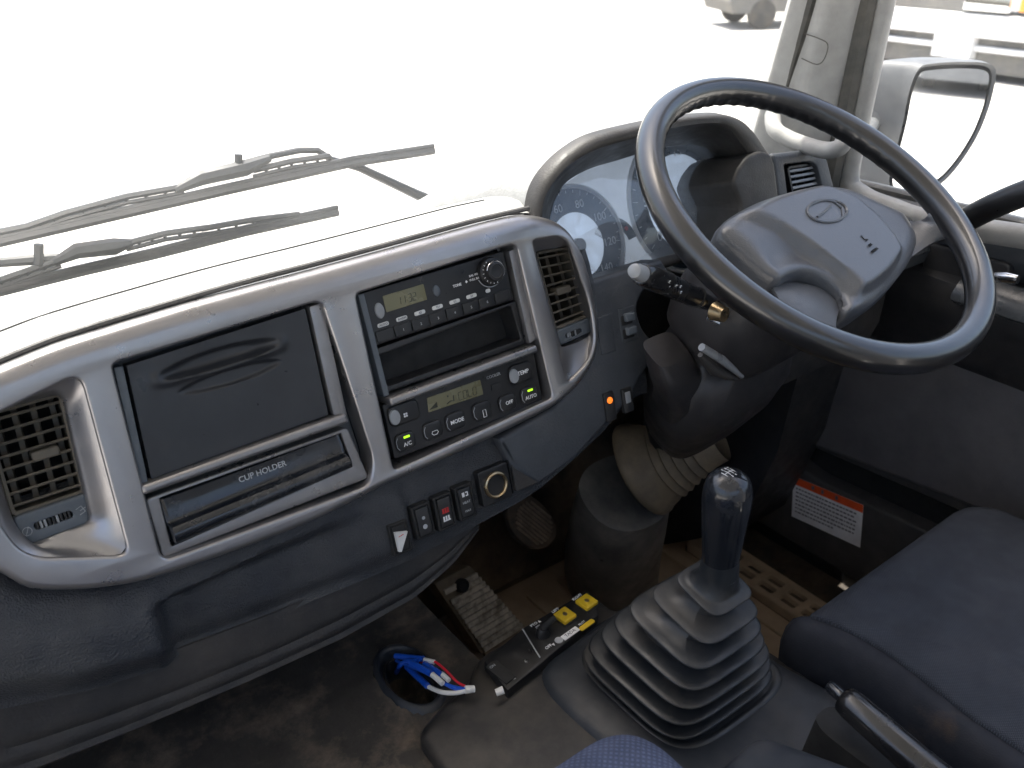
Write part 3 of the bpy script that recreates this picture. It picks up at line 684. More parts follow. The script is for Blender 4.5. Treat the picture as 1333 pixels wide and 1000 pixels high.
side = dpx([(148, 479), (160, 476), (193, 628), (184, 631)], .0)
obj('lid_edge_strip', MB().slab(D, ccw(rloop(side, .001, 2)), -.02, .002, .001, 2), 'bezel_in', tl)
bar = dpx([(184, 633), (450, 538), (455, 550), (187, 645)], .010)
obj('divider_bar', MB().slab(D, ccw(rloop(bar, .003, 3)), -.02, .012, .0035, 4), 'silver_bar', tl)
tc_ = thing('cup_holder', 'glossy black closed cup holder drawer marked CUP HOLDER below the storage lid', 'cup holder', D.p(.2, -.16))
fr_ = dpx([(189, 649), (452, 556), (480, 622), (212, 727)], 0); inn = dpx([(207, 648), (443, 562), (459, 607), (223, 711)], .0)
obj('surround', plate(D, ccw(rloop(fr_, .005, 4)), [rloop(inn, .0015, 2)], .002, -.02, .002, .0008, [.02], 3), 'silver_bar', tc_)
p0, p1, p2, p3 = [V(p) for p in dpx([(209, 650), (441, 565), (457, 607), (224, 708)], .0)]
mb = MB(); rings = []
prof = [(0, -.012), (0, .0), (.02, .0015), (.50, .0005), (.56, .002), (.60, .008), (.66, .0115), (.80, .0125), (.93, .011), (.98, .007), (1, -.012)]
for v, c in prof:
    rings.append([D.p(*(p0.lerp(p1, u)*(1-v)+p3.lerp(p2, u)*v), c if 0 < u < 1 else min(c, 0)) for u in (0, .012, .02, .2, .4, .6, .8, .98, .988, 1)])
mb.loft(rings, False); obj('drawer_front', mb, 'gloss', tc_, angle=50)
mt = p0.lerp(p1, .53).lerp(p3.lerp(p2, .53), .22); ax = (p1-p0).normalized()
text(D, 'CUP HOLDER', .0078, mt.x, mt.y, .0018, 'white_dim', tc_, rot=atan2(ax.y, ax.x), sx=1.0, bold=.0001)

# ---------------------------------------------------------------- car radio and pocket
back(H3, -.03, 'matte_black', 'radio_recess')
tr = thing('car_radio', 'black car radio with green-grey LCD and round volume knob above an open pocket', 'radio', D.p(.45, -.03))
R4 = dpx([(476, 381), (661, 326), (674, 390), (489, 451)], .0)
def bl(Q, u, v):
    a = V(Q[0]).lerp(V(Q[1]), u); b = V(Q[3]).lerp(V(Q[2]), u); return a.lerp(b, v)
WX = (V(R4[1])-V(R4[0])).length; HY = (V(R4[3])-V(R4[0])).length; RX = (V(R4[1])-V(R4[0])).normalized()
RF = Frame(D.p(*R4[3], -.002), D.X*RX.x+D.Y*RX.y, D.Y)          # origin bottom-left of the radio
Wd, Hd = WX, HY
obj('faceplate', MB().slab(RF, rrect(0, Wd, 0, Hd, .002), -.03, 0, .001), 'black', tr)
def U(u, v): return (u*Wd, (1-v)*Hd)
# fractions measured on the photograph's radio (u across, v down)
x0, y0 = U(.125, .16); x1, y1 = U(.40, .47)
scr = obj('display', MB().slab(RF, rrect(x0, x1, y1, y0, .001), 0, .0008, .0004), 'lcd', tr)
def seg7(F, s, x, y, h, m, parent, name='digits', c=.001, slant=.12):
    segs = {'0': 'abcdef', '1': 'bc', '2': 'abged', '3': 'abgcd', 'C': 'adef', 'L': 'def', 'D': 'abcdef', 'O': 'abcdef', '9': 'abcdfg', ':': ''}
    wd = h*.5; mb = MB(); th = h*.07
    for ch in s:
        if ch == ':':
            for yy in (.3, .7): mb.box(F, x+slant*h*yy, x+slant*h*yy+th, y+h*yy-th/2, y+h*yy+th/2, 0, c); 
            x += wd*.45; continue
        P = {'a': ((0, 1), (1, 1)), 'b': ((1, 1), (1, .5)), 'c': ((1, .5), (1, 0)), 'd': ((0, 0), (1, 0)), 'e': ((0, 0), (0, .5)), 'f': ((0, .5), (0, 1)), 'g': ((0, .5), (1, .5))}
        for k in segs[ch]:
            (ax_, ay), (bx, by) = P[k]; pa = (x+ax_*wd+slant*h*ay, y+ay*h); pb = (x+bx*wd+slant*h*by, y+by*h)
            d_ = V(pb)-V(pa); l = d_.length; d_.normalize(); G = F.at(pa[0], pa[1], c*.9, atan2(d_.y, d_.x)); mb.box(G, l*.08, l*.92, -th/2, th/2, 0, .0002)
        x += wd*1.42
    return obj(name, mb, m, parent, smooth=False)
seg7(RF, '11:32', x0+.014, y1+.0035, .0078, 'lcd_ink', scr)
kx, ky = U(.085, .40); obj('eject_dimple', MB().lathe(RF.at(kx, ky), [(.0075, 0), (.0068, .0018), (.004, .0026), (0.0002, .0028)], 24, sx=.7, sy=1.1), 'knobgrey', tr)
kx, ky = U(.475, .36); obj('mode_button', MB().lathe(RF.at(kx, ky), [(.0055, 0), (.005, .0012), (.003, .0018), (0.0002, .002)], 24, sx=.8, sy=1.1), 'bezel_in', tr)
for k in range(7):
    u = .09+.1225*k; v = .80-.052*k*0
    kx, ky = U(.085+.1235*k, .665); wdt = .0065 if k < 6 else .003
    pb = obj('pill_button', MB().slab(RF.at(kx, ky), rrect(-wdt, wdt, -.0021, .0021, .002, 4), 0, .0012, .0005), 'pill', tr)
    if k < 6: text(RF, ('AUTO', 'AM/FM', 'AS', 'TU', 'SC', 'ST')[k], .0034, kx, ky, .0014, 'ink', pb)
for k in range(8):
    a0 = Wd*(.02+.12*k); obj('preset_key', MB().slab(RF, rrect(a0+.0006, a0+Wd*.12-.0006, .0018, Hd*.245, .001, 3), 0, .0018, .0008), 'black', tr)
    if 0 < k < 7: text(RF, str(k), .004, a0+Wd*.06, Hd*.13, .002, 'white_dim', tr.children[-1])
kx, ky = U(.868, .30)
KF = RF.at(kx, ky)
ringo = obj('volume_knob', MB().lathe(KF, [(.0155, 0), (.0155, .006), (.0145, .0075), (.0115, .008), (.0112, .012), (.0102, .0145), (.0075, .015), (.007, .0142), (0.0002, .0138)], 40), 'black', tr, angle=30)
obj('tick_ring', MB().tube([KF.p(.0172*cos(a), .0172*sin(a), .0006) for a in [radians(200+i*8) for i in range(18)]], .0006, 5), 'white_dim', tr)
obj('knob_highlight', MB().tube([KF.p(.0109*cos(a), .0109*sin(a), .0128) for a in [radians(-40+i*12) for i in range(18)]], .0006, 5), 'chrome', ringo)
for k in range(9):
    a = radians(120+k*20); obj('knob_tick', MB().box(KF.at(0, 0, .0079, a), .0122, .0138, -.0003, .0003, 0, .0004), 'white', ringo, smooth=False)
kx, ky = U(.65, .38); text(RF, 'TONE', .0040, kx-.005, ky, .0003, 'white', tr, bold=.0001); kx, ky = U(.755, .30); text(RF, 'BAL-VOL', .0034, kx, ky+.001, .0003, 'white', tr); text(RF, 'PULL BAL', .0034, kx, ky-.0035, .0003, 'white', tr)
obj('diamond_mark', MB().box(RF.at(*U(.69, .365), .0002, pi/4), -.0011, .0011, -.0011, .0011, 0, .0003), 'white', tr, smooth=False)
# pocket
Pp = dpx([(490, 455), (674, 392), (686, 448), (504, 512)], .0)
pin = dpx([(492, 464), (667, 398), (680, 442), (506, 504)], .0)
outl = ccw(rloop(Pp, .002, 3)); inl = rloop(pin, .003, 3)
obj('pocket_rim', plate(D, outl, [inl], -.002, -.03, .001, .001, [.09], 2), 'black', tr)
obj('pocket_floor', MB().slab(D, ccw(inset(ccw(inl), -.003)), -.095, -.09, .0005, 1), 'matte_black', tr, smooth=False)
st = dpx([(661, 327), (675, 322), (700, 440), (688, 448)], 0)
obj('side_strip', MB().slab(D, ccw(rloop(st, .002, 2)), -.02, .003, .0015, 2), 'silver_bar', tr)
bar = dpx([(507, 519), (698, 449), (701, 458), (510, 529)], .010)
obj('divider_bar', MB().slab(D, ccw(rloop(bar, .002, 3)), -.02, .012, .003, 4), 'silver_bar', tr)
st = dpx([(466, 384), (474, 382), (507, 514), (500, 517)], 0)
obj('side_strip', MB().slab(D, ccw(rloop(st, .001, 2)), -.02, .001, .001, 2), 'bezel_in', tr)
# ---------------------------------------------------------------- climate control
tcl = thing('climate_control', 'black climate control panel with green-lit buttons and display reading COLD', 'climate control', D.p(.45, -.15))
Q = dpx([(501, 527), (698, 459), (711, 521), (515, 598)], .0)
ax = (V(Q[1])-V(Q[0])).normalized(); CFm = Frame(D.p(*Q[3], -.001), D.X*ax.x+D.Y*ax.y, D.Y); Wc = (V(Q[1])-V(Q[0])).length; Hc = (V(Q[3])-V(Q[0])).length
obj('faceplate', MB().slab(CFm, rrect(0, Wc, 0, Hc, .002), -.03, 0, .001), 'black', tcl)
def cpx(x, y, c=0): return CFm.px(x, y, c)
def cp(cx_, cy_): return cpx(480+cx_*.21, 440+cy_*.21)         # coordinates read on the 1333-wide enlargement
a, b = cp(365, 455), cp(700, 255); dd = cp(365, 355)
scr = obj('display', MB().slab(CFm, ccw(rloop([cp(362, 372), cp(692, 258), cp(712, 350), cp(372, 462)], .0012, 3)), 0, .0008, .0004), 'lcd', tcl)
x_, y_ = cp(560, 385); seg7(CFm, 'COLD', x_, y_-.0005, .0088, 'lcd_ink', scr, slant=.05)
x_, y_ = cp(400, 420); mb = MB(); mb.add([CFm.p(x_-.006, y_-.003, .001), CFm.p(x_+.005, y_-.003, .001), CFm.p(x_+.005, y_+.003, .001)], [(0, 1, 2)]); x_, y_ = cp(505, 385)
mb.tube([CFm.p(x_-.005, y_-.003, .001), CFm.p(x_, y_-.001, .001), CFm.p(x_+.004, y_-.002, .001), CFm.p(x_+.005, y_+.004, .001)], .0007, 4); mb.lathe(CFm.at(x_-.002, y_+.005, .0008), [(.0011, 0), (.001, .0003)], 8); obj('fan_and_figure_icons', mb, 'lcd_ink', scr)
def btn(cx_, cy_, w_, h_, txt=None, led=False, knob=False, name='button'):
    x_, y_ = cp(cx_, cy_); o_ = obj(name, MB().slab(CFm.at(x_, y_), rrect(-w_/2, w_/2, -h_/2, h_/2, h_*.32, 4), 0, .0032, .0015), 'black', tcl)
    obj('button_edge', MB().tube([CFm.p(x_-w_*.38, y_+h_*.34, .0031), CFm.p(x_-w_*.475, y_+h_*.15, .0029), CFm.p(x_-w_*.475, y_-h_*.18, .0029), CFm.p(x_-w_*.38, y_-h_*.36, .0031)], .00045, 5), 'knobgrey', o_)
    if txt: text(CFm, txt, h_*.30, x_+w_*.06, y_-(h_*.15 if led else 0), .0034, 'white', o_, bold=.00008)
    if led: obj('indicator_light', MB().slab(CFm.at(x_+w_*.08, y_+h_*.26), rrect(-.0036, .0036, -.0012, .0012, .0005, 2), .003, .0038, .0003), 'led_green', o_)
    return o_
btn(225, 640, .023, .019, 'A/C', True); btn(395, 570, .023, .019); btn(535, 515, .024, .020, 'MODE'); btn(700, 450, .024, .020); btn(858, 400, .023, .019, 'OFF'); btn(990, 350, .022, .019, 'AUTO', True)
btn(215, 465, .036, .022, None, name='rocker'); btn(940, 215, .032, .022, 'TEMP', name='rocker')
for cx_, cy_ in ((155, 490), (893, 235)):
    x_, y_ = cp(cx_, cy_); obj('dimple', MB().lathe(CFm.at(x_, y_, .003), [(.0085, 0), (.0078, .0015), (.004, .002), (0.0002, .0022)], 24, sx=.75, sy=1), 'knobgrey', tcl)
x_, y_ = cp(775, 235); text(CFm, 'COOLER', .0048, x_, y_, .0003, 'white_dim', tcl)
x_, y_ = cp(790, 300); obj('fan_lever_mark', MB().box(CFm.at(x_, y_), -.006, .006, -.003, .003, 0, .001), 'black', tcl, smooth=False)
x_, y_ = cp(222, 475); mb = MB()
for k in range(4): mb.lathe(CFm.at(x_+.0017*cos(k*pi/2+.78), y_+.0017*sin(k*pi/2+.78), .0032), [(.0012, 0), (.0011, .0004)], 8)
x_, y_ = cp(405, 585); mb.tube([CFm.p(x_-.004, y_, .0034), CFm.p(x_-.003, y_+.0022, .0034), CFm.p(x_+.003, y_+.0022, .0034), CFm.p(x_+.004, y_, .0034), CFm.p(x_+.002, y_-.002, .0034), CFm.p(x_-.002, y_-.002, .0034), CFm.p(x_-.004, y_, .0034)], .0004, 4)
x_, y_ = cp(712, 465); mb.tube([CFm.p(x_-.002, y_-.004, .0034), CFm.p(x_+.002, y_-.004, .0034), CFm.p(x_+.002, y_+.004, .0034), CFm.p(x_-.002, y_+.004, .0034), CFm.p(x_-.002, y_-.004, .0034)], .0004, 4)
obj('button_icons', mb, 'white', tcl)
# ---------------------------------------------------------------- switches below the fascia
def swf(px, py, c=.0): return D.at(*D.px(px, py, c), c, -.02)
SG = 'rocker switches below the climate control'
def rocker(px, py, w_, h_, label_, marks, tilt=0):
    F = swf(px, py, .000); o_ = thing('rocker_switch', label_, 'switch', F.O, SG)
    obj('bezel', plate(F, rrect(-w_/2-.003, w_/2+.003, -h_/2-.003, h_/2+.003, .002), [rrect(-w_/2, w_/2, -h_/2, h_/2, .001)], .002, -.03, .0015, .0005, [.01], 3), 'matte_black', o_)
    F2 = Frame(F.p(0, 0, .000), F.X, F.Y+F.N*tilt)
    k_ = obj('rocker', MB().slab(F2, rrect(-w_/2+.0005, w_/2-.0005, -h_/2+.0005, h_/2-.0005, .001), -.012, .003, .0012), marks[0], o_)
    return o_, F2, k_
o, F2, k_ = rocker(521, 700, .017, .030, 'broken rocker switch showing a pale triangular piece, leftmost in the row', ('matte_black',))
mb = MB(); mb.loft([[F2.p(-.007, .010, z), F2.p(.0075, .006, z), F2.p(-.004, -.013, z), F2.p(-.007, -.012, z)] for z in (.002, .0065)], True, True, True); obj('broken_insert', mb, 'pill', o, smooth=False, recalc=True)
mb = MB().tube([F2.p(-.004, .004, .0068), F2.p(.002, .005, .0068)], .0005, 4); obj('red_mark', mb, 'red', o)
o, F2, k_ = rocker(551, 678, .017, .032, 'plain dark rocker switch with two round marks, second in the row', ('black',))
mb = MB(); mb.lathe(F2.at(0, -.006, .003), [(.0028, 0), (.0026, .0004)], 12); mb.lathe(F2.at(0, .004, .003), [(.0020, 0), (.0018, .0004)], 12); obj('lamp_icon', mb, 'white_dim', k_)
o, F2, k_ = rocker(579, 666, .017, .034, 'black rocker switch with a red mark above a white mark', ('black',), .05)
mb = MB()
for r_ in range(3): mb.box(F2, -.0042+r_*.003, -.0022+r_*.003, .000, .005, .003, .0036)
mb.box(F2, -.0046, .0042, -.0006, 0, .003, .0036); obj('red_icon', mb, 'red', k_, smooth=False)
mb = MB(); mb.box(F2, -.0045, .0045, -.010, -.009, .003, .0036)
for r_ in range(3): mb.box(F2, -.0043+r_*.003, -.0025+r_*.003, -.0088, -.0042, .003, .0036)
obj('white_icon', mb, 'white', k_, smooth=False)
o, F2, k_ = rocker(606, 653, .017, .034, 'black rocker switch with a white square mark, beside the lighter socket', ('black',))
mb = MB(); mb.box(F2, -.004, -.001, .007, .012, .003, .0036); mb.box(F2, .0005, .0035, .007, .0082, .003, .0036).box(F2, .0005, .0035, .0108, .012, .003, .0036).box(F2, .0025, .0035, .0082, .0108, .003, .0036); obj('square_icon', mb, 'white', k_, smooth=False)
text(F2, 'HEAT', .004, 0, 0, .0033, 'white_dim', k_); text(F2, 'MAX', .0035, 0, -.010, .0033, 'white_dim', k_)
F = swf(645, 631, .001); o = thing('lighter_socket', 'round brass-rimmed cigarette lighter socket in the lower dash', 'lighter socket', F.O)
obj('mount', MB().slab(F, rrect(-.020, .020, -.021, .021, .003), -.02, .001, .001), 'black', o)
obj('rim', MB().lathe(F, [(.0155, .001), (.0152, .0035), (.0135, .0042), (.012, .0032), (.0118, -.03)], 36, cap=False), 'brass', o, angle=30)
obj('socket_floor', MB().lathe(F, [(.0125, -.028), (.0120, -.0275)], 24), 'brass', o)
F = swf(686, 612, .001); o = thing('blanking_plate', 'worn square blanking plate right of the lighter socket', 'blanking plate', F.O); obj('cover', MB().slab(F, rrect(-.020, .020, -.020, .020, .003), -.02, .002, .0015), 'dash_under', o)
obj('edge_line', MB().box(F, -.0235, -.0225, -.02, .02, -.004, .001), 'matte_black', o, smooth=False)
# switches beside the column
F = D.at(*D.px(818, 422, .004), .004, -.03); o = thing('headlamp_level_switch', 'small paired toggle switches on the dash left of the steering column', 'switch', F.O)
obj('plate', MB().slab(F, rrect(-.013, .013, -.021, .021, .002), -.003, .001, .0008), 'dash_side', o)
for s_ in (.009, -.008): obj('toggle', MB().slab(F.at(.001, s_, .001), rrect(-.0075, .0075, -.005, .005, .002), -.001, .0055, .002), 'bezel_in', o); obj('toggle_well', MB().slab(F.at(-.002, s_-.003), rrect(-.009, .009, -.006, .006, .002), 0, .0014, .0004), 'matte_black', o)
F = D.at(*D.px(789, 432, .004), .004, -.03); o = thing('coin_pocket_lid', 'flat grey lid outlined on the dash beside the small toggles', 'lid', F.O); obj('cover', MB().slab(F, rrect(-.012, .012, -.026, .020, .002), -.003, .0012, .001), 'dash_side', o)
F = D.at(*D.px(793, 527, .004), .004, -.03)
o = thing('warning_light_switch', 'black switch with a small glowing orange lamp near the steering column', 'switch', F.O)
obj('rocker', MB().slab(F, rrect(-.008, .008, -.020, .016, .002), -.003, .003, .001), 'black', o); obj('lamp', MB().lathe(F.at(0, .006, .0028), [(.0042, 0), (.004, .0012), (.002, .002), (0.0002, .0022)], 16), 'led_orange', o)
F = D.at(*D.px(816, 519, .004), .004, -.03); o = thing('door_lock_switch', 'black switch with a grey square face, right of the orange lamp', 'switch', F.O)
obj('rocker', MB().slab(F, rrect(-.008, .008, -.017, .014, .002), -.003, .003, .001), 'black', o); obj('face', MB().slab(F.at(0, .002, .003), rrect(-.004, .004, -.007, .007, .001), -.001, .001, .0005), 'knobgrey', o)
# ================================================================ INSTRUMENT BINNACLE
ti = thing('instrument_cluster', 'hooded instrument cluster with speedometer and tachometer behind a clear cover with glare painted in as haze', 'instrument cluster', (.85, .8, -.4))
CL = Frame((.70, .80, -.416), (1, 0, 0), (0, .06, .146))
oc = [(690, 300), (692, 266), (700, 240), (716, 217), (740, 195), (772, 177), (826, 163), (878, 153), (915, 149), (942, 149), (965, 157), (982, 173), (996, 194), (1010, 215), (1016, 262)]
ic = [(704, 300), (706, 268), (714, 247), (729, 226), (750, 209), (782, 193), (828, 180), (872, 168), (910, 162), (935, 162), (950, 169), (962, 183), (974, 200), (984, 220), (992, 266)]
lc = [(716, 330), (716, 285), (722, 262), (735, 240), (757, 225), (788, 213), (823, 203), (860, 192), (900, 188), (920, 193), (934, 205), (946, 224), (956, 246), (967, 270), (972, 300)]
def yrim(i, n): return .775+.0*i
O3 = smooth_open([onY(x, y, .775) for x, y in oc], 5); I3 = smooth_open([onY(x, y, .768) for x, y in ic], 5)
L3 = smooth_open([CL.p(*CL.px(x, y)) for x, y in lc], 5)
mid = [a.lerp(b, .5)+V((0, -.006, .001)) for a, b in zip(O3, I3)]
cxx = .84
back1 = [V((p.x, .83, p.z+.002)) for p in O3]
back2 = [V((cxx+(p.x-cxx)*1.06, .93, p.z-.035)) for p in O3]
back3 = [V((cxx+(p.x-cxx)*1.18, 1.04, min(p.z-.09, -.36))) for p in O3]
q1 = [a.lerp(b, .15)+V((0, -.0045, 0)) for a, b in zip(O3, I3)]; q2 = [a.lerp(b, .85)+V((0, -.0045, 0)) for a, b in zip(O3, I3)]
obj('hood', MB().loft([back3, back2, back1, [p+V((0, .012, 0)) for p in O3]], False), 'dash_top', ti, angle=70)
obj('hood_rim', MB().loft([[p+V((0, .012, 0)) for p in O3], O3, q1, mid, q2, I3], False), 'hood', ti, angle=70)
groove = [p+V((0, -.0015, 0)) for p in I3]
inner1 = [a.lerp(b, .06)+V((0, .004, 0)) for a, b in zip(I3, L3)]
obj('hood_lining', MB().loft([I3, inner1]+[[a.lerp(b, k/4) for a, b in zip(inner1, L3)] for k in range(1, 5)]+[[p+CL.N*-.03 for p in L3]], False), 'hood', ti, angle=70)
# clear cover (slightly bowed)
lp = [CL.px(*q) for q in lc]; lp = lp+[CL.px(880, 332), CL.px(772, 362)]
lp = ccw(rloop(lp, .004, 3)); cxl = sum(p[0] for p in lp)/len(lp); cyl = sum(p[1] for p in lp)/len(lp); mb = MB(); rings = []
for s_ in (1, .9, .75, .6, .4, .2, .02): rings.append([CL.p(cxl+(a-cxl)*s_, cyl+(b-cyl)*s_, .008*(1-s_*s_)) for a, b in lp])
mb.loft(rings); obj('clear_cover', mb, 'lens', ti, angle=80)
obj('backplate', MB().slab(CL, ccw(inset(lp, -.012)), -.034, -.030, .0005, 1), 'gauge_mid_glow', ti, smooth=False)
def gauge(cx_, cy_, rpx, nm, nums, a0, a1, red=None):
    c0 = CL.px(cx_, cy_, -.028); G = CL.at(c0[0], c0[1], -.028); R_ = (V(CL.px(cx_+rpx, cy_-10, -.028))-V(c0)).length
    d_ = obj(nm, MB().lathe(G, [(R_, 0), (R_*.99, .001), (R_*(.70 if red else .58), .001)], 60, cap=False), 'gauge_face', ti, angle=30)
    obj('dial_centre', MB().lathe(G, [(R_*(.70 if red else .58), .0012), (R_*.3, .0012), (.0003, .0012)], 48), 'gauge_mid_glow', d_)
    obj('chrome_ring', MB().lathe(G, [(R_*1.0, .0), (R_*1.03, .004), (R_*1.07, .003), (R_*1.08, 0)], 60, cap=False), 'white', d_)
    for k, s_ in enumerate(nums):
        a = radians(a0+(a1-a0)*k/(len(nums)-1)); text(G, s_, R_*.20, R_*.73*cos(a), R_*.73*sin(a), .0014, 'white', d_)
    mb = MB(); m_ = (len(nums)-1)*4
    for k in range(m_+1):
        a = radians(a0+(a1-a0)*k/m_); T = G.at(0, 0, .0012, a); mb.box(T, R_*(.88 if k % 4 == 0 else .92), R_*.97, -.0004, .0004, 0, .0003)
    obj('scale_marks', mb, 'white', d_, smooth=False)
    if red:
        mb = MB(); rr_ = [radians(red[0]+(red[1]-red[0])*k/12) for k in range(13)]
        mb.loft([[G.p(R_*.84*cos(a), R_*.84*sin(a), .0017), G.p(R_*.98*cos(a), R_*.98*sin(a), .0017)] for a in rr_], False); obj('red_zone', mb, 'red', d_, smooth=False)
    obj('needle_hub', MB().lathe(G, [(R_*.13, .001), (R_*.12, .008), (R_*.05, .009), (.0003, .009)], 24), 'gauge_mid_glow' if red else 'white_dim', d_)
    a = radians(205); T = G.at(0, 0, .006, a); obj('needle', MB().box(T, R_*.1, R_*.36, -.0012, .0012, 0, .001), 'black', d_, smooth=False)
    return G, R_
gauge(752, 320, 56, 'speedometer', ['0', '20', '40', '60', '80', '100', '120', '140'], 225, -45)
gauge(888, 262, 60, 'tachometer', ['0', '5', '10', '15', '20', '25', '30'], 215, -50, red=(35, -45))
def smallgauge(cx_, cy_, r_, nm):
    c0 = CL.px(cx_, cy_, -.028); G = CL.at(c0[0], c0[1], -.028); pts = [radians(10+i*12) for i in range(12)]
    d_ = obj(nm, MB().loft([[G.p(r_*.62*cos(a), r_*.62*sin(a), .0012), G.p(r_*cos(a), r_*sin(a), .0012)] for a in pts], False), 'gauge_face', ti, smooth=False)
    obj('warning_lamp', MB().lathe(G.at(r_*.8*cos(.7), r_*.8*sin(.7), .0013), [(.0032, 0), (.003, .0005), (.0002, .0006)], 14), 'red', d_)
smallgauge(802, 322, .040, 'temperature_gauge'); smallgauge(842, 255, .030, 'fuel_gauge')
# trim under the cover
lg = [CL.p(*CL.px(x, y)) for x, y in ((762, 368), (830, 347), (895, 327))]
obj('lower_lip', MB().tube([lg[0]+V((-.01, -.004, -.004)), lg[1]+V((0, -.004, -.004)), lg[2]+V((.03, -.004, -.004))], [.008, .008, .008], 10), 'hood', ti)
# shoulder to the right of the hood + right vent pod
tp_ = thing('air_vent', 'small right-hand air vent with pale louvres in a grey pod beside the pillar', 'air vent', onY(1045, 230, .74), 'air vents of the dashboard')
RFm = Frame((0, .745, -.333), (1, 0, 0), (0, sin(TAU), cos(TAU)))
pod = [RFm.px(*q) for q in ((1006, 200), (1064, 193), (1078, 205), (1088, 245), (1098, 300), (1020, 320))]
op = rloop([RFm.px(*q) for q in ((1021, 214), (1056, 210), (1064, 215), (1078, 270), (1070, 290), (1032, 300))], [.003, .006, .006, .004, .004, .004], 4)
obj('pod', plate(RFm, ccw(rloop(pod, .006, 5)), [op], 0, -.30, .006, .002, [.012], 4), 'dash_side', tp_)
ql = [RFm.px(*q, -.01) for q in ((1026, 220), (1058, 215), (1068, 262), (1036, 270))]
obj('duct', MB().slab(RFm, ccw(inset(ccw(op), -.004)), -.05, -.045, .0005, 1), 'matte_black', tp_, smooth=False)
hs = ccw(rloop(ql, .003, 3)); obj('housing', MB().loft([[RFm.p(a, b, -.05) for a, b in inset(hs, -.003)], [RFm.p(a, b, -.008) for a, b in inset(hs, -.003)], [RFm.p(a, b, -.008) for a, b in hs], [RFm.p(a, b, -.05) for a, b in hs]]), 'black', tp_)
for k in range(7):
    v = (k+.5)/7; A = V(ql[0]).lerp(V(ql[3]), v); B = V(ql[1]).lerp(V(ql[2]), v)
    obj('slat', MB().loft([[RFm.p(P.x, P.y+db, dc) for db, dc in ((.0015, -.014), (.002, -.008), (-.0012, -.007), (-.003, -.018))] for P in (A, B)], True, True, True), 'knobgrey', tp_, recalc=True)
for k in range(3):
    u = (k+.5)/3; A = V(ql[0]).lerp(V(ql[1]), u); B = V(ql[3]).lerp(V(ql[2]), u)
    obj('vane', MB().loft([[RFm.p(P.x+da, P.y, dc) for da, dc in ((-.001, -.022), (.001, -.022), (.001, -.04), (-.001, -.04))] for P in (A, B)], True, True, True), 'black', tp_, recalc=True)
# binnacle shoulder: dark face between the hood opening and the pod
sh_ = [RFm.px(*q, .004) for q in ((974, 204), (992, 196), (1004, 199), (1010, 212), (1016, 262), (1020, 330), (960, 330), (966, 268), (955, 238), (962, 220))]
obj('shoulder', MB().slab(RFm, ccw(rloop(sh_, .006, 4)), -.10, .004, .006, 4), 'hood', ti)
# ================================================================ STEERING COLUMN, WHEEL, STALK
NN = V((0.02582987, -0.50988909, 0.85985227)); EX = V((0.99871936, 0.05059294, 0)); EY = V((-0.04350245, 0.85875111, 0.51054292))
WC = V((.841, .570, -.301)); WF = Frame(WC, EX, EY)
def wpx(x, y, h=0): return WF.px(x, y, h)
tcol = thing('steering_column', 'dark plastic steering column shroud with ignition slot and tilt lever below the wheel', 'steering column', WC-NN*.5)
def colsec(P, rx, ry, ax=EX, ay=EY, n=36, e=3.2):
    out_ = []
    for k in range(n):
        a = 2*pi*k/n; c_, s_ = cos(a), sin(a); out_.append(P+ax*rx*math.copysign(abs(c_)**(2/e), c_)+ay*ry*math.copysign(abs(s_)**(2/e), s_))
    return out_
ax0 = WC-NN*.075
obj('upper_shroud', MB().loft([colsec(ax0+V((.0, .0, .02)), .052, .045), colsec(ax0, .075, .062), colsec(WC-NN*.11+V((-.005, 0, 0)), .088, .072), colsec(WC-NN*.17+V((-.01, -.012, 0)), .092, .078), colsec(WC-NN*.20+V((-.01, -.012, 0)), .086, .070)], True, True, True), 'column', tcol, angle=50, recalc=True)
P1 = onY(935, 470, .655); P2 = onY(905, 520, .69); P3 = onY(868, 560, .735)
lw = [colsec(onY(960, 430, .66), .085, .06), colsec(onY(945, 465, .665), .10, .068), colsec(onY(925, 505, .69), .105, .062), colsec(onY(905, 540, .73), .085, .05), colsec(onY(893, 560, .76), .06, .04)]
obj('lower_shroud', MB().loft(lw, True, True, True), 'column', tcol, angle=50, recalc=True)
kk = [colsec(onY(868, 455, .655), .028, .022, e=4), colsec(onY(878, 480, .650), .034, .026, e=4), colsec(onY(888, 510, .662), .036, .028, e=4), colsec(onY(880, 540, .70), .036, .026, e=4), colsec(onY(868, 565, .745), .025, .02, e=4)]
obj('knee_cover', MB().loft(kk, True, True, True), 'column', tcol, angle=50, recalc=True)
sl1 = [onY(914, 452, .585), onY(940, 468, .585), onY(966, 490, .592)]
obj('tilt_lever', MB().tube(sl1, [.0045, .005, .003], 10), 'knobgrey', tcol)
obj('lever_recess', MB().tube([onY(912, 462, .590), onY(930, 482, .595), onY(958, 493, .595)], [.003, .007, .003], 10), 'hood', tcol)
kf = Frame(onY(940, 409, .592), (1, -.4, 0), (0, .5, .86)); kf = Frame(onY(942, 409, .590), (.8, .6, 0), (0.1, -.1, 1))
obj('ignition_key_slot', MB().tube([onY(930, 405, .60), onY(944, 410, .585)], [.011, .0085], 14), 'brass', tcol)
obj('ignition_collar', MB().tube([onY(922, 414, .606), onY(936, 421, .60)], [.003, .003], 8), 'chrome', tcol)
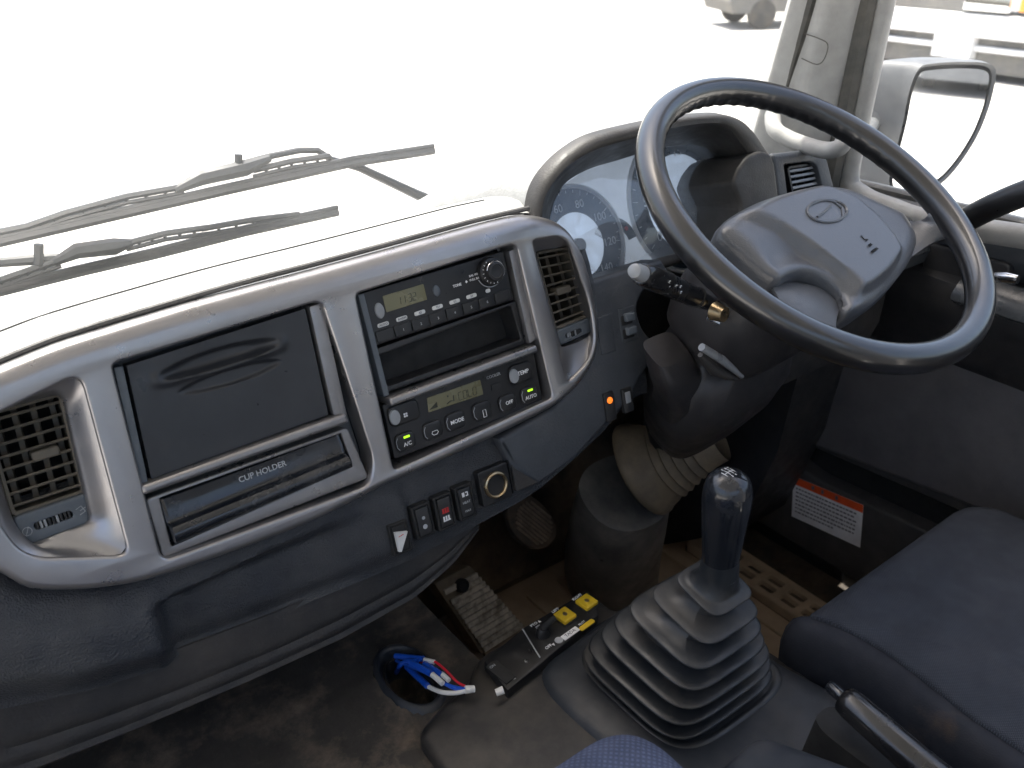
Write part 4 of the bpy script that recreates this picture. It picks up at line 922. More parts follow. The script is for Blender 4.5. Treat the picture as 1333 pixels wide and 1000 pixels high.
# stalk
ts_ = thing('indicator_stalk', 'black multi-function stalk with a pale end cap and white symbols left of the wheel', 'stalk', onY(880, 380, .62))
A0, A1 = onY(832, 355, .565), onY(940, 402, .63); dS = (A1-A0).normalized()
def alongS(f): return A0.lerp(A1, f)
SFk = Frame(A0, (dS.cross(V((0, 0, 1)))).normalized(), V((0, 0, 1)))
n1_ = dS.cross(V((0, 0, 1))).normalized(); n2_ = n1_.cross(dS)
def ring(P, r_, e=2, sx=1): return colsec(P, r_*sx, r_, n1_, n2_, 24, e)
obj('stalk_body', MB().loft([ring(alongS(.03), .0095), ring(alongS(.05), .0108, 3.5), ring(alongS(.24), .0125, 4), ring(alongS(.27), .0115, 4), ring(alongS(.55), .0115, 3), ring(alongS(.8), .0085), ring(alongS(1.1), .007)], True, True, True), 'stalk', ts_, recalc=True)
obj('end_cap', MB().loft([ring(alongS(-.05), .0002), ring(alongS(-.05), .004), ring(alongS(-.043), .0068), ring(alongS(-.01), .0082), ring(alongS(.055), .0086)], True, True, True), 'knobgrey', ts_, recalc=True)
obj('collar_ring', MB().loft([ring(alongS(.62), .0118, 3), ring(alongS(.63), .0118, 3)], True, True, True), 'matte_black', ts_, recalc=True)
vd = (-alongS(.4)).normalized(); sidev = (vd-vd.dot(dS)*dS).normalized()
mb = MB()
TF = Frame(alongS(.0)+sidev*.0122, dS, -dS.cross(sidev)); TF = Frame(TF.O, dS, sidev.cross(dS))
for u, v in ((.045, .004), (.05, -.001), (.054, -.006), (.064, .003), (.075, .004), (.082, -.001)):
    mb.tube([TF.p(u, v, 0), TF.p(u+.0025, v+.001, 0)], .0006, 5); mb.tube([TF.p(u, v-.0012, 0), TF.p(u+.003, v-.0012, 0)], .0004, 5)
obj('stalk_symbols', mb, 'white', ts_)
# steering wheel
tw = thing('steering_wheel', 'large black two-spoke steering wheel with moulded rim and grey airbag pad', 'steering wheel', WC)
mb = MB(); rings = []; NR = 900
for k in range(NR):
    a = 2*pi*k/NR; d_ = EX*cos(a)+EY*sin(a); ring_ = []
    wav = .0012*max(0, cos(a*58)) if (radians(8) < a < radians(150)) else 0
    for j in range(20):
        s_ = 2*pi*j/20; rr_ = .0158
        inn_ = max(0, -cos(s_-.75))**2
        ring_.append(WC+d_*(.205+cos(s_)*rr_*.98)+NN*sin(s_)*rr_*1.08+(-d_)*wav*inn_*1.0)
    rings.append(ring_)
rings.append(rings[0]); mb.loft(rings); obj('rim', mb, 'wheel', tw, angle=80)
# pad as a height field inside a smooth outline, plane 10 mm below the rim plane
HP = -.030
k_ = 320/1333
def c2(a, b): return (900+a*k_, 220+b*k_)
po = [c2(*q) for q in ((133, 350), (180, 290), (330, 205), (500, 150), (640, 120), (750, 117), (850, 140), (1000, 205), (1120, 262), (1170, 320), (1208, 400), (1200, 455), (1160, 540), (1100, 620), (1040, 690), (960, 760), (880, 800), (815, 810), (800, 735), (770, 685), (690, 630), (600, 598), (520, 608), (450, 640), (380, 590), (270, 490), (170, 410))]
pl_ = [wpx(*q, HP) for q in po]
PO = ccw(smooth_closed(pl_, 4)); pc = V((sum(p[0] for p in PO)/len(PO), sum(p[1] for p in PO)/len(PO)))
cr1 = [V(wpx(*c2(*q), HP+.02)) for q in ((300, 250), (480, 330), (600, 410), (720, 500), (820, 580), (905, 670))]
cr2 = [V(wpx(*c2(*q), HP+.02)) for q in ((720, 90), (900, 165), (1020, 270), (1110, 380), (1150, 450), (1130, 560))]
cr3 = [V(wpx(*c2(*q), HP+.02)) for q in ((905, 685), (1000, 640), (1100, 560), (1150, 470))]
def sd(P, L):
    best = 9; sg = 1
    for a, b in zip(L, L[1:]):
        e = b-a; t_ = max(0, min(1, (P-a).dot(e)/e.length_squared)); d_ = (P-a-e*t_); 
        if d_.length < best: best = d_.length; sg = 1 if e.x*(P.y-a.y)-e.y*(P.x-a.x) > 0 else -1
    return best*sg
def edge_d(P): return min((P-V(PO[i])-(V(PO[(i+1) % len(PO)])-V(PO[i]))*max(0, min(1, (P-V(PO[i])).dot(V(PO[(i+1) % len(PO)])-V(PO[i]))/max(1e-12, (V(PO[(i+1) % len(PO)])-V(PO[i])).length_squared)))).length for i in range(0, len(PO)))
def padz(P):
    e = edge_d(P); rn_ = .022-.012*sst(-P.x-.02, 0, .03)*sst(-P.y-.02, 0, .03); z = .016*sqrt(max(0, 1-(1-min(1, e/rn_))**2))
    r1 = sst(sd(P, cr1), -.004, .009); r2 = sst(-sd(P, cr2), -.004, .006); r3 = sst(sd(P, cr3), -.003, .008)
    z += .0105*r1*r2*r3*sst(e, 0, .02) - .010*(1-r1)*sst(.0-P.y, -.01, .05)*sst(e, 0, .03)
    return z
rings = [[WF.p(a, b, HP-.03) for a, b in inset(PO, .004)], [WF.p(a, b, HP-.004) for a, b in PO]]; NS = 40
for k in range(1, NS+1):
    s_ = (1-k/NS)
    s_ = 1-(k/NS)**1.25*1.0
    rr_ = []
    for a, b in PO:
        P = pc+(V((a, b))-pc)*max(s_, .004); rr_.append(WF.p(P.x, P.y, HP+padz(P)))
    rings.append(rr_)
obj('airbag_pad', MB().loft(rings, True, True, True), 'pad', tw, angle=80)
pad = tw.children[-1]
def padtop(x, y):
    a, b = wpx(x, y, HP+.02); return V((a, b)), HP+padz(V((a, b)))
# emblem: oval ring with a slanted bar
ec, ez = padtop(*c2(718, 255)); mb = MB()
e1 = [padtop(*c2(718+108*cos(a)*1+12*sin(a)*0, 253+60*sin(a))) for a in [2*pi*k/40 for k in range(41)] if not (radians(20) < a < radians(38))]
mb.tube([WF.p(p.x, p.y, z+.0008) for p, z in e1], .0016, 6)
e2 = [padtop(*c2(*q)) for q in ((665, 285), (700, 262), (738, 225))]; mb.tube([WF.p(p.x, p.y, z+.0008) for p, z in e2], .0014, 6)
e3 = [padtop(*c2(*q)) for q in ((640, 215), (700, 190), (760, 205), (800, 240), (805, 285))]; mb.tube([WF.p(p.x, p.y, z+.0008) for p, z in e3], .0012, 6)
obj('oval_emblem', mb, 'pad', pad)
tr1, tz = padtop(*c2(950, 440))
trot = .14
for s_, (cx_, cy_), sz in (('SRS', (950, 438), .0045), ('AIRBAG', (973, 466), .0045)):
    P, z = padtop(*c2(cx_, cy_)); text(WF, s_, sz, P.x, P.y, z+.0012, 'matte_black', pad, rot=trot, depth=.0004)
P, z = padtop(*c2(918, 398)); G = WF.at(P.x, P.y, z+.0006, trot); mb = MB()
mb.lathe(G.at(-.001, .003), [(.0014, 0), (.0013, .0004)], 8); mb.tube([G.p(-.001, .002), G.p(-.002, -.002), G.p(.002, -.003)], .0006, 5); mb.tube([G.p(-.003, -.004), G.p(.003, -.004)], .0005, 5); obj('airbag_icon', mb, 'matte_black', pad)
# hub behind the pad, spokes
obj('hub_cover', MB().loft([[WF.p(a, b, HP-.012) for a, b in inset(PO, .002)], [WF.p(a, b, HP-.03) for a, b in inset(PO, .004)], [WF.p(pc.x+(a-pc.x)*.62, pc.y+(b-pc.y)*.62, HP-.055) for a, b in PO]], True, False, True), 'pad', tw, angle=60, recalc=True)
def spoke(rows):
    """rows: list of (left pixel, right pixel, height) from hub to rim"""
    rings = []
    for (lx, ly), (rx, ry), h, th in rows:
        A = V(wpx(lx, ly, h)); B = V(wpx(rx, ry, h)); R_ = []
        for j in range(9): 
            t_ = j/8; P = A.lerp(B, t_); R_.append(WF.p(P.x, P.y, h+.006*sin(pi*t_)-.004))
        for j in range(8, -1, -1):
            t_ = j/8; P = A.lerp(B, t_); R_.append(WF.p(P.x, P.y, h-th*sin(pi*(.15+.7*t_))))
        rings.append(R_)
    R2 = []
    for i in range(len(rings[0])):
        R2.append(smooth_open([r[i] for r in rings], 5))
    rings = [[R2[i][k] for i in range(len(R2))] for k in range(len(R2[0]))]
    return MB().loft(rings, True, True, True)
obj('spoke', spoke([((1150, 278), (1168, 345), -.042, .018), ((1176, 284), (1192, 330), -.034, .018), ((1200, 284), (1218, 313), -.020, .016), ((1212, 276), (1245, 306), -.006, .014), ((1222, 256), (1266, 318), .004, .010)]), 'pad', tw, angle=70, recalc=True)
obj('spoke', spoke([((1006, 360), (1104, 385), -.034, .018), ((1010, 372), (1096, 400), -.026, .018), ((1018, 388), (1092, 422), -.018, .016), ((1012, 400), (1102, 440), -.006, .014), ((985, 395), (1134, 458), .004, .010)]), 'pad', tw, angle=70, recalc=True)
# rubber boot and cone round the column foot
tb = thing('column_boot', 'dusty tan rubber boot wrapped round the foot of the steering column', 'boot', onY(830, 600, .85))
def rr3(c, ax_, ay_, rx, ry, n=40, e=2.3): return colsec(c, rx, ry, ax_, ay_, n, e)
cb = onY(836, 612, .84); u1 = (onY(893, 655, .84)-onY(778, 566, .84)).normalized(); w0 = onY(872, 540, .77)-cb; w0 = w0-w0.dot(u1)*u1
Lb = w0.length; w0.normalize(); u2 = w0.cross(u1)
rings = []
for f, r_ in ((1.25, .040), (1.0, .045), (.93, .050), (.90, .046), (.80, .055), (.77, .050), (.67, .061), (.64, .056), (.54, .067), (.51, .062), (.42, .072), (.39, .067), (.28, .076), (.16, .082), (.10, .088), (.0, .090), (-.03, .088), (-.03, .080)):
    rings.append(rr3(cb+w0*(Lb*f), u1, u2, r_, r_*.8))
obj('bellows', MB().loft(rings, True, False, True), 'tan_rubber', tb, angle=70, recalc=True)
tb2 = thing('column_cone', 'scuffed black rubber cone covering the steering shaft down to the footwell floor', 'cone', onY(800, 760, .98))
rings = []
P = [(onY(815, 640, .87), .088), (onY(806, 680, .90), .096), (onY(800, 710, .93), .100), (onY(797, 745, .965), .104), (onY(798, 775, 1.0), .100), (onY(800, 800, 1.03), .096)]
for c_, r_ in P: rings.append(rr3(c_, V((1, 0, 0)), V((0, .8, .4)).normalized(), r_*.93, r_*.8))
obj('cone', MB().loft(rings, True, True, True), 'cone', tb2, angle=70, recalc=True)
obj('column_link', MB().tube([onY(855, 545, .78), onY(868, 585, .81), onY(872, 605, .84)], [.018, .022, .012], 10), 'matte_black', tcol)
# ================================================================ PEDALS
tpd = thing('brake_pedal', 'brown ribbed rubber brake pedal in the shadow under the lighter socket', 'pedal', onY(700, 700, 1.0))
q = [onY(*p, yy) for p, yy in (((652, 655), 1.02), ((722, 690), 1.02))]
PFm = Frame(onY(690, 676, 1.0), onY(725, 668, 1.0)-onY(655, 690, 1.0), V((0, .55, .8)))
lp_ = [PFm.px(*q) for q in ((662, 650), (690, 645), (715, 665), (726, 692), (715, 711), (692, 712), (668, 690))]
LPq = ccw(smooth_closed(lp_, 4)); obj('pedal_pad', MB().slab(PFm, LPq, -.016, 0, .004, 3), 'floor', tpd)
c0 = V((sum(p[0] for p in LPq)/len(LPq), sum(p[1] for p in LPq)/len(LPq)))
dirv = (V(PFm.px(722, 692))-V(PFm.px(672, 652))).normalized(); pv = V((-dirv.y, dirv.x))
for k in range(-4, 5):
    hw = .040*sqrt(max(0, 1-(k/5.2)**2)); A = c0+pv*k*.0068-dirv*hw; B = c0+pv*k*.0068+dirv*hw
    obj('rib', MB().tube([PFm.p(A.x, A.y, .001), PFm.p(B.x, B.y, .001)], .0026, 6), 'pedal_rubber', tpd)
obj('pedal_arm', MB().tube([PFm.p(c0.x, c0.y, -.014), PFm.p(c0.x-.02, c0.y+.08, -.05), onY(655, 610, 1.12)], .009, 8), 'truck_grey', tpd)
tfr = thing('footrest_plate', 'worn grooved metal footrest plate with one black bolt beside the tunnel', 'footrest', onY(625, 800, .98))
FRm = Frame(onY(622, 795, .98), onY(665, 785, .98)-onY(580, 810, .98), V((0, .42, .9)))
fq = [FRm.px(*p) for p in ((566, 760), (612, 736), (684, 816), (628, 852))]
obj('plate', MB().slab(FRm, ccw(rloop(fq, .004, 3)), -.03, 0, .002, 2), 'tan_rubber', tfr)
A, B, C_, E_ = [V(p) for p in fq]
for k in range(13):
    v = .14+.068*k
    p0_ = A.lerp(E_, v).lerp(B.lerp(C_, v), .06 if k != 1 else .45); p1_ = A.lerp(E_, v).lerp(B.lerp(C_, v), .97)
    d_ = (p1_-p0_); obj('ridge', MB().slab(FRm.at(p0_.x, p0_.y, 0, atan2(d_.y, d_.x)), rrect(0, d_.length, -.0048, .0048, .001, 2), -.001, .0050, .0012, 2), 'pedal_metal', tfr)
bP = V(FRm.px(600, 762)); obj('bolt', MB().lathe(FRm.at(bP.x, bP.y), [(.0125, 0), (.012, .009), (.009, .0115), (.007, .009), (.0002, .009)], 20), 'matte_black', tfr)
# ================================================================ CONSOLE, GEAR LEVER, PTO PANEL
tco = thing('centre_console', 'dusty dark plastic centre console beside the driver seat, under the gear lever', 'console', (.5, .4, -.80))
CZ = Frame((0, 0, -.783), (1, 0, 0), (0, 1, 0))
cl = [onZ(*q, -.775) for q in ((536, 938), (575, 1010), (590, 1060))]
clo = [(.302, .605), (.30, .50), (.30, -.2), (.70, -.2), (.705, .43), (.69, .60), (.60, .612), (.602, .656), (.42, .656), (.385, .628), (.345, .620)]
obj('base', MB().slab(CZ, ccw(rloop(clo, .018, 5)), -.06, 0, .010, 5), 'console', tco)
# raised pedestal round the boot
ped = [(p.x, p.y) for p in [onZ(*q, -.76) for q in ((718, 872), (780, 800), (1004, 850), (1005, 905), (960, 990), (890, 1010), (800, 975), (730, 905))]]
ped = [(.452, .570), (.52, .60), (.675, .595), (.69, .44), (.69, .30), (.47, .28), (.455, .42)]
rings = []
for s_, z in ((0, -.784), (.003, -.779), (.010, -.775), (.03, -.773)): rings.append([V((a, b, z)) for a, b in inset(ccw(smooth_closed(ped, 6)), s_)])
obj('pedestal', MB().loft(rings, True, False, True), 'console_blue', tco, angle=60)
obj('trim_block', MB().slab(Frame((.436, .280, -.618), (1, .1, 0), (0, .9, -.35)), rrect(-.05, .05, -.10, .03, .028, 8), -.12, 0, .018, 6), 'console_blue', tco)
# gear lever
tg_ = thing('gear_lever', 'glossy black gear knob with shift pattern rising from a pleated grey rubber boot', 'gear lever', (.585, .50, -.76))
bt = V((.574, .44, -.605)); bb = V((.590, .490, -.760)); rings = []
folds = [(.0315, 930, 762, .443), (.0445, 918, 784, .450), (.0565, 905, 803, .458), (.0655, 897, 821, .465), (.0745, 891, 836, .472), (.0820, 884, 850, .479), (.0865, 881, 863, .485), (.0890, 880, 874, .490)]
def sq(P, h, tilt, e=4.2, n=72):
    nrm = V((0, tilt, 1)).normalized(); ax_ = V((1, 0, 0)); ay_ = nrm.cross(ax_)
    return colsec(P, h, h, ax_, ay_, n, e)
rings.append(sq(bt+V((0, 0, .034)), .0185, 0, 2)); rings.append(sq(bt+V((0, 0, .016)), .0195, -.1, 2)); rings.append(sq(bt+V((0, 0, .0075)), .0200, -.2, 2.2))
hp_ = .021
for i, (h, fx, fy, yy) in enumerate(folds):
    P = onY(fx, fy, yy); tl_ = (-.20, -.14, -.10, -.06, -.03, 0, 0, 0)[i]
    for dr, dz, ee in ((None, .0042, 3.2), (-.0085, .0026, 3.6), (-.0050, .0019, 4.0), (-.0016, .0012, 4.4), (-.0003, .0004, 4.6), (0, -.0006, 4.6), (-.0006, -.0016, 4.6), (-.0025, -.0021, 4.4), (-.0105, -.0014, 3.8), (-.0125, -.0030, 3.6)):
        rings.append(sq(P+V((0, 0, dz)), (hp_+.001 if dr is None else h+dr), tl_, ee))
    hp_ = h-.0125
rings.append(sq(bb+V((0, 0, -.012)), .088, 0)); rings.append(sq(bb+V((0, 0, -.013)), .095, 0)); rings.append(sq(bb+V((0, 0, -.020)), .097, 0))
obj('boot', MB().loft(rings, True, True, True), 'rubber_boot', tg_, angle=75, recalc=True)
kt, kb = V((.572, .44, -.470)), V((.574, .44, -.592)); Lk = (kt-kb).length; KFm = Frame(kb, (1, 0, 0), (0, 1, 0)); KFm.N = (kt-kb).normalized()
prof = [(.0165, 0), (.0172, .004), (.0185, .02), (.0205, .045), (.0228, .075), (.0238, .090), (.0232, .103), (.0205, .113), (.0155, .1185), (.009, .1212), (.003, .122), (.0002, .1221)]
obj('knob', MB().lathe(KFm, prof, 48), 'gloss', tg_, angle=60)
kn = tg_.children[-1]
obj('knob_collar', MB().lathe(KFm, [(.0190, -.003), (.0195, 0), (.0180, .002)], 36), 'knobgrey', tg_)
TK = Frame(kt+V((0, .001, .0004)), (1, 0, 0), (0, 1, 0))
mb = MB(); zz = lambda x, y: -.5*(x*x+y*y)/.021*1.0
def arc(pts): mb.tube([TK.p(x, y, zz(x, y)+.0002) for x, y in pts], .00028, 4)
arc([(-.0085, -.0085), (-.0045, -.0085), (0, -.0085), (.0045, -.0085), (.0085, -.0085)]); arc([(-.0085, -.0085), (-.0085, 0), (-.0085, .0085)]); arc([(.0085, -.0085), (.0085, 0), (.0085, .0085)]); arc([(-.0085, .0085), (0, .0085), (.0085, .0085)])
arc([(-.006, 0), (0, 0), (.006, 0)])
for x in (-.006, -.002, .002, .006): arc([(x, -.004), (x, 0), (x, .004)])
obj('shift_pattern', mb, 'white', kn)
for s_, x, y in (('R', -.0062, -.0062), ('2', -.0022, -.0062), ('4', .0022, -.0062), ('6', .0062, -.0062), ('1', -.002, .0062), ('3', .0022, .0062), ('5', .006, .0062)):
    text(TK, s_, .0036, x, y, zz(x, y)+.0003, 'white', kn)
# PTO / winch switch bar
tpt = thing('switch_panel', 'black switch panel with two yellow buttons and a toggle on the console edge', 'switch panel', (.5, .63, -.775))
a_ = [onZ(*q, -.770) for q in ((632, 862), (765, 769), (779, 800), (662, 900))]
PX = (onZ(765, 769, -.77)-onZ(636, 857, -.77)).normalized()
PT = Frame(onZ(632, 862, -.770), PX, (-PX.y, PX.x, 0)); 
def pq(x, y, c=0): return PT.px(x, y, c)
pf = [pq(*q) for q in ((630, 860), (683, 816), (766, 768), (780, 800), (702, 866), (661, 899))]
obj('panel', MB().slab(PT, ccw(rloop(pf, .003, 3)), -.02, 0, .002, 2), 'black', tpt)
k2 = 180/1333
def p3(a, b, c=.0): return pq(620+a*k2, 760+b*k2, c)
a0 = p3(450, 440); a1 = p3(618, 715); obj('divider_line', MB().tube([PT.p(*a0, .0006), PT.p(*a1, .0006)], .0009, 5), 'white_dim', tpt)
for (cx_, cy_), lb in (((858, 325), 'LEFT'), ((1068, 195), 'RIGHT')):
    x_, y_ = p3(cx_, cy_); yb = obj('yellow_button', MB().slab(PT.at(x_, y_), rrect(-.0105, .0105, -.0105, .0105, .0018), 0, .006, .0018), 'yellow', tpt)
    obj('button_emblem', MB().lathe(PT.at(x_, y_, .006), [(.0032, 0), (.003, .0003), (.0015, .0004)], 12), 'brass', yb)
    obj('button_frame', MB().slab(PT.at(x_+.001, y_), rrect(-.0135, .0125, -.0125, .0125, .002), 0, .0012, .0006), 'matte_black', tpt)
    text(PT, lb, .0055, x_+.0, y_+.0165, .0006, 'white', tpt, bold=.0001)
x_, y_ = p3(680, 460); b0 = PT.p(x_-.006, y_, 0); obj('toggle_base', MB().lathe(PT.at(x_-.006, y_), [(.0095, 0), (.009, .003), (.0075, .006), (.0072, .008), (.0055, .010)], 24), 'black', tpt)
obj('toggle_bat', MB().tube([PT.p(x_-.006, y_, .008), PT.p(x_+.004, y_-.004, .018), PT.p(x_+.009, y_-.006, .021)], [.0045, .0042, .0035], 12), 'matte_black', tpt)
x_, y_ = p3(560, 395); text(PT, 'PTO', .0055, x_, y_, .0005, 'white', tpt, bold=.0001); text(PT, 'ON', .0045, x_+.001, y_-.006, .0005, 'white', tpt)
x_, y_ = p3(700, 610); text(PT, 'OFF', .0055, x_, y_, .0005, 'white', tpt, bold=.0001)
for (cx_, cy_), u in (((610, 365), 1), ((750, 590), -1)):
    x_, y_ = p3(cx_, cy_); mb = MB(); mb.add([PT.p(x_-.002, y_-.002*u, .0005), PT.p(x_+.002, y_-.002*u, .0005), PT.p(x_, y_+.0025*u, .0005)], [(0, 1, 2)]); obj('arrow_mark', mb, 'white', tpt, smooth=False)
x_, y_ = p3(910, 480); obj('white_label', MB().slab(PT.at(x_, y_), rrect(-.013, .013, -.0042, .0042, .001), 0, .0008, .0003), 'white', tpt); text(PT, 'TADA', .0062, x_, y_, .0009, 'ink', tpt)
x_, y_ = p3(800, 545); obj('round_label', MB().lathe(PT.at(x_, y_), [(.0052, 0), (.005, .0006), (.0002, .0007)], 20), 'white_dim', tpt)
x_, y_ = p3(1070, 400); obj('lamp_bar', MB().slab(PT.at(x_, y_), rrect(-.012, .012, -.0035, .0035, .003), 0, .0015, .0008), 'yellow', tpt); text(PT, 'PILOT', .004, x_-.002, y_+.0065, .0005, 'white', tpt)
x_, y_ = p3(235, 850); obj('blank_switch', MB().slab(PT.at(x_, y_), rrect(-.008, .008, -.019, .017, .0015), 0, .0018, .0008), 'matte_black', tpt); text(PT, 'ON', .005, x_-.002, y_+.011, .002, 'white_dim', tpt)
x_, y_ = p3(485, 750); obj('screw', MB().lathe(PT.at(x_, y_), [(.0028, 0), (.0026, .0012), (.0002, .0015)], 12), 'chrome', tpt)
x_, y_ = p3(370, 915); obj('screw', MB().lathe(PT.at(x_, y_), [(.0024, 0), (.0022, .0012), (.0002, .0015)], 12), 'chrome', tpt)
# ring of the tunnel opening and the loose wires
th_ = thing('grommet_ring', 'dark raised rim round the oval wiring hole in the mat', 'grommet', (HC.x, HC.y, -.80))
mb = MB()
mb.loft([[V((HC.x+.032*k_*cos(a), HC.y+.055*k_*sin(a), z_)) for a in [2*pi*i_/64 for i_ in range(64)]] for k_, z_ in ((.80, -.84), (.86, -.806), (.89, -.795), (.95, -.7915), (1.02, -.792), (1.10, -.796), (1.22, -.8035))])
obj('rim', mb, 'console_blue', th_, angle=60)
obj('inner_rim', MB().tube([V((HC.x+.024*cos(a), HC.y+.045*sin(a), -.806)) for a in [2*pi*i_/48 for i_ in range(49)]], .0018, 8), 'console', th_)
def wire(pts, r_, m, lab, nm='loose_wire'):
    P = [onZ(x, y, z) for x, y, z in pts]; o_ = obj(nm, MB().tube(smooth_open(P, 5), r_, 8), m, None, loc=P[0]); tag(o_, lab, 'wire', 'loose wires at the tunnel hole'); return o_
def part_on(o_, nm, P0, P1, r_, m): obj(nm, MB().tube([P0, P1], r_, 8), m, o_)
wr = wire([(548, 862, -.785), (565, 861, -.772), (580, 872, -.768), (596, 888, -.77), (611, 896, -.765)], .0016, 'wire_red', 'red wire curving from the hole, topmost of the loose wires')
part_on(wr, 'white_sleeve', onZ(553, 859, -.775), onZ(566, 862, -.771), .0028, 'wire_white'); part_on(wr, 'blue_splice', onZ(515, 854, -.79), onZ(552, 858, -.778), .0034, 'wire_blue')
ww = wire([(556, 893, -.785), (575, 901, -.778), (595, 902, -.772), (615, 897, -.765)], .0026, 'wire_white', 'thick white wire, lowest of the loose wires')
part_on(ww, 'blue_splice', onZ(530, 868, -.80), onZ(557, 893, -.782), .0038, 'wire_blue')
wb = wire([(516, 860, -.80), (535, 868, -.782), (560, 878, -.774), (585, 892, -.772), (610, 898, -.766)], .0018, 'wire_blue', 'thin blue wire running between two white sleeves')
part_on(wb, 'white_sleeve', onZ(575, 877, -.768), onZ(585, 886, -.768), .0030, 'wire_white'); part_on(wb, 'blue_splice', onZ(553, 864, -.776), onZ(576, 879, -.768), .0036, 'wire_blue')
wc_ = wire([(518, 873, -.82), (524, 864, -.79), (545, 872, -.777), (562, 880, -.772), (590, 896, -.772), (608, 899, -.768)], .0018, 'wire_blue', 'blue wire bending steeply into the hole with a white sleeve in the middle')
part_on(wc_, 'white_sleeve', onZ(563, 878, -.768), onZ(577, 890, -.768), .0033, 'wire_white'); part_on(wc_, 'blue_splice', onZ(536, 864, -.778), onZ(562, 877, -.769), .0040, 'wire_blue')
wd = wire([(516, 876, -.83), (521, 867, -.795), (528, 862, -.785), (545, 860, -.778)], .0030, 'wire_blue', 'short thick blue wire dropping down inside the hole')
tt = thing('cable_tie', 'small white knot of tape where the loose wires meet the console', 'cable tie', onZ(612, 897, -.765)); obj('tape', MB().tube([onZ(606, 898, -.766), onZ(618, 897, -.768)], [.0045, .004], 8), 'wire_white', tt)
tt = thing('wire_stub', 'pale plastic connector stub at the near corner of the switch panel', 'connector', onZ(652, 899, -.768)); obj('stub', MB().tube([onZ(646, 902, -.77), onZ(656, 898, -.768)], [.004, .0045], 8), 'wire_white', tt)
# ================================================================ SEATS, HANDBRAKE
def cushion(loop, z0, z1, rnd, n=8):
    rings = [[V((a, b, z0)) for a, b in inset(loop, .02)]]
    for k in range(n+1):
        t_ = pi/2*k/n; rings.append([V((a, b, z1-rnd*(1-sin(t_)))) for a, b in inset(loop, rnd*(1-cos(t_)))])
    return rings
tsd = thing('driver_seat', 'driver seat cushion in dark blue-grey woven fabric with scuffed vinyl sides', 'seat', (.88, .1, FL))
fl = [onZ(*q, -.72) for q in ((1056, 796), (1240, 657), (1262, 652), (1290, 662), (1500, 770), (1500, 1100), (1333, 968))]
fl = [tuple(onZ(*q, -.72))[:2] for q in ((1420, 1035), (1332, 973), (1263, 928), (1203, 880), (1155, 844), (1101, 814), (1053, 797))]+[(.735, .425), (1.045, .430), (1.075, .425), (1.10, .40), (1.12, -.15), (.80, -.15)]
FLp = ccw(rloop(fl, [.02]*6+[.004, .01, .01, .02, .02, .01, .01], 5))
def scal(L, s_): return [(.90+(a-.90)*s_, .12+(b-.12)*s_) for a, b in L]
rings = [[V((a, b, -.728)) for a, b in FLp]]
for s_ in (.995, .96, .9, .8, .65, .45, .2, .01): rings.append([V((a, b, -.724+.010*(1-s_**3)**.6)) for a, b in scal(FLp, s_)])
obj('seat_fabric', MB().loft(rings, True, False, True), 'seat_fabric', tsd, angle=80)
def flare(d):
    n = len(FLp); w_ = []
    for i in range(n):
        e = V(FLp[(i+1) % n])-V(FLp[i-1]); nx_, ny_ = e.y/(e.length+1e-9), -e.x/(e.length+1e-9); w_.append(-d*(.12+.88*sst(-nx_, .1, .8)))
    return inset(FLp, w_)
o_ = [flare(d) for d in (0, .010, .020, .028, .032, .030, .020, .002, -.03)]
zs = [-.727, -.7285, -.734, -.748, -.77, -.80, -.84, -.87, -.90]
obj('seat_side', MB().loft([[V((a, b, z)) for a, b in L] for L, z in zip(o_, zs)], True, False, True, flip=True), 'seat_side', tsd, angle=80, recalc=True)
obj('seat_base', MB().box(W, .74, 1.05, -.15, .30, FL+.005, -.90), 'matte_black', tsd, smooth=False)
tsc = thing('bench_seat', 'blue woven corner of the centre seat cushion at the bottom photo edge', 'seat', (.1, .1, -.80))
cs = [(.384, .368), (.384, -.25), (-.25, -.25), (-.25, .368)]
CS = ccw(rloop(cs, [.055, .02, .02, .055], 10))
obj('cushion', MB().loft(cushion(CS, -.72, -.578, .035), True, True, True), 'seat_blue', tsc, angle=80, recalc=True)
thb = thing('handbrake', 'black handbrake lever with a small release button beside the driver seat', 'handbrake', (.57, .1, -.70))
h0, h1, h2 = onZ(1100, 910, -.65), onZ(1205, 1002, -.655), onZ(1330, 1100, -.67)
obj('grip', MB().tube([h0+(h0-h1)*.02, h0, h0.lerp(h1, .1), h1, h2], [.0100, .0130, .0145, .0155, .0155], 20), 'stalk', thb, angle=60)
obj('release_button', MB().tube([h0, h0+(h0-h1).normalized()*.016, h0+(h0-h1).normalized()*.019], [.0062, .0062, .0045], 14), 'gloss', thb)
obj('lever_foot', MB().loft([colsec(h0.lerp(h1, .25)+V((.0, 0, -.03)), .02, .04, V((1, 0, 0)), V((0, 1, 0))), colsec(h0.lerp(h1, .3)+V((.0, 0, -.22)), .03, .07, V((1, 0, 0)), V((0, 1, 0)))], True, True, True), 'matte_black', thb, recalc=True)
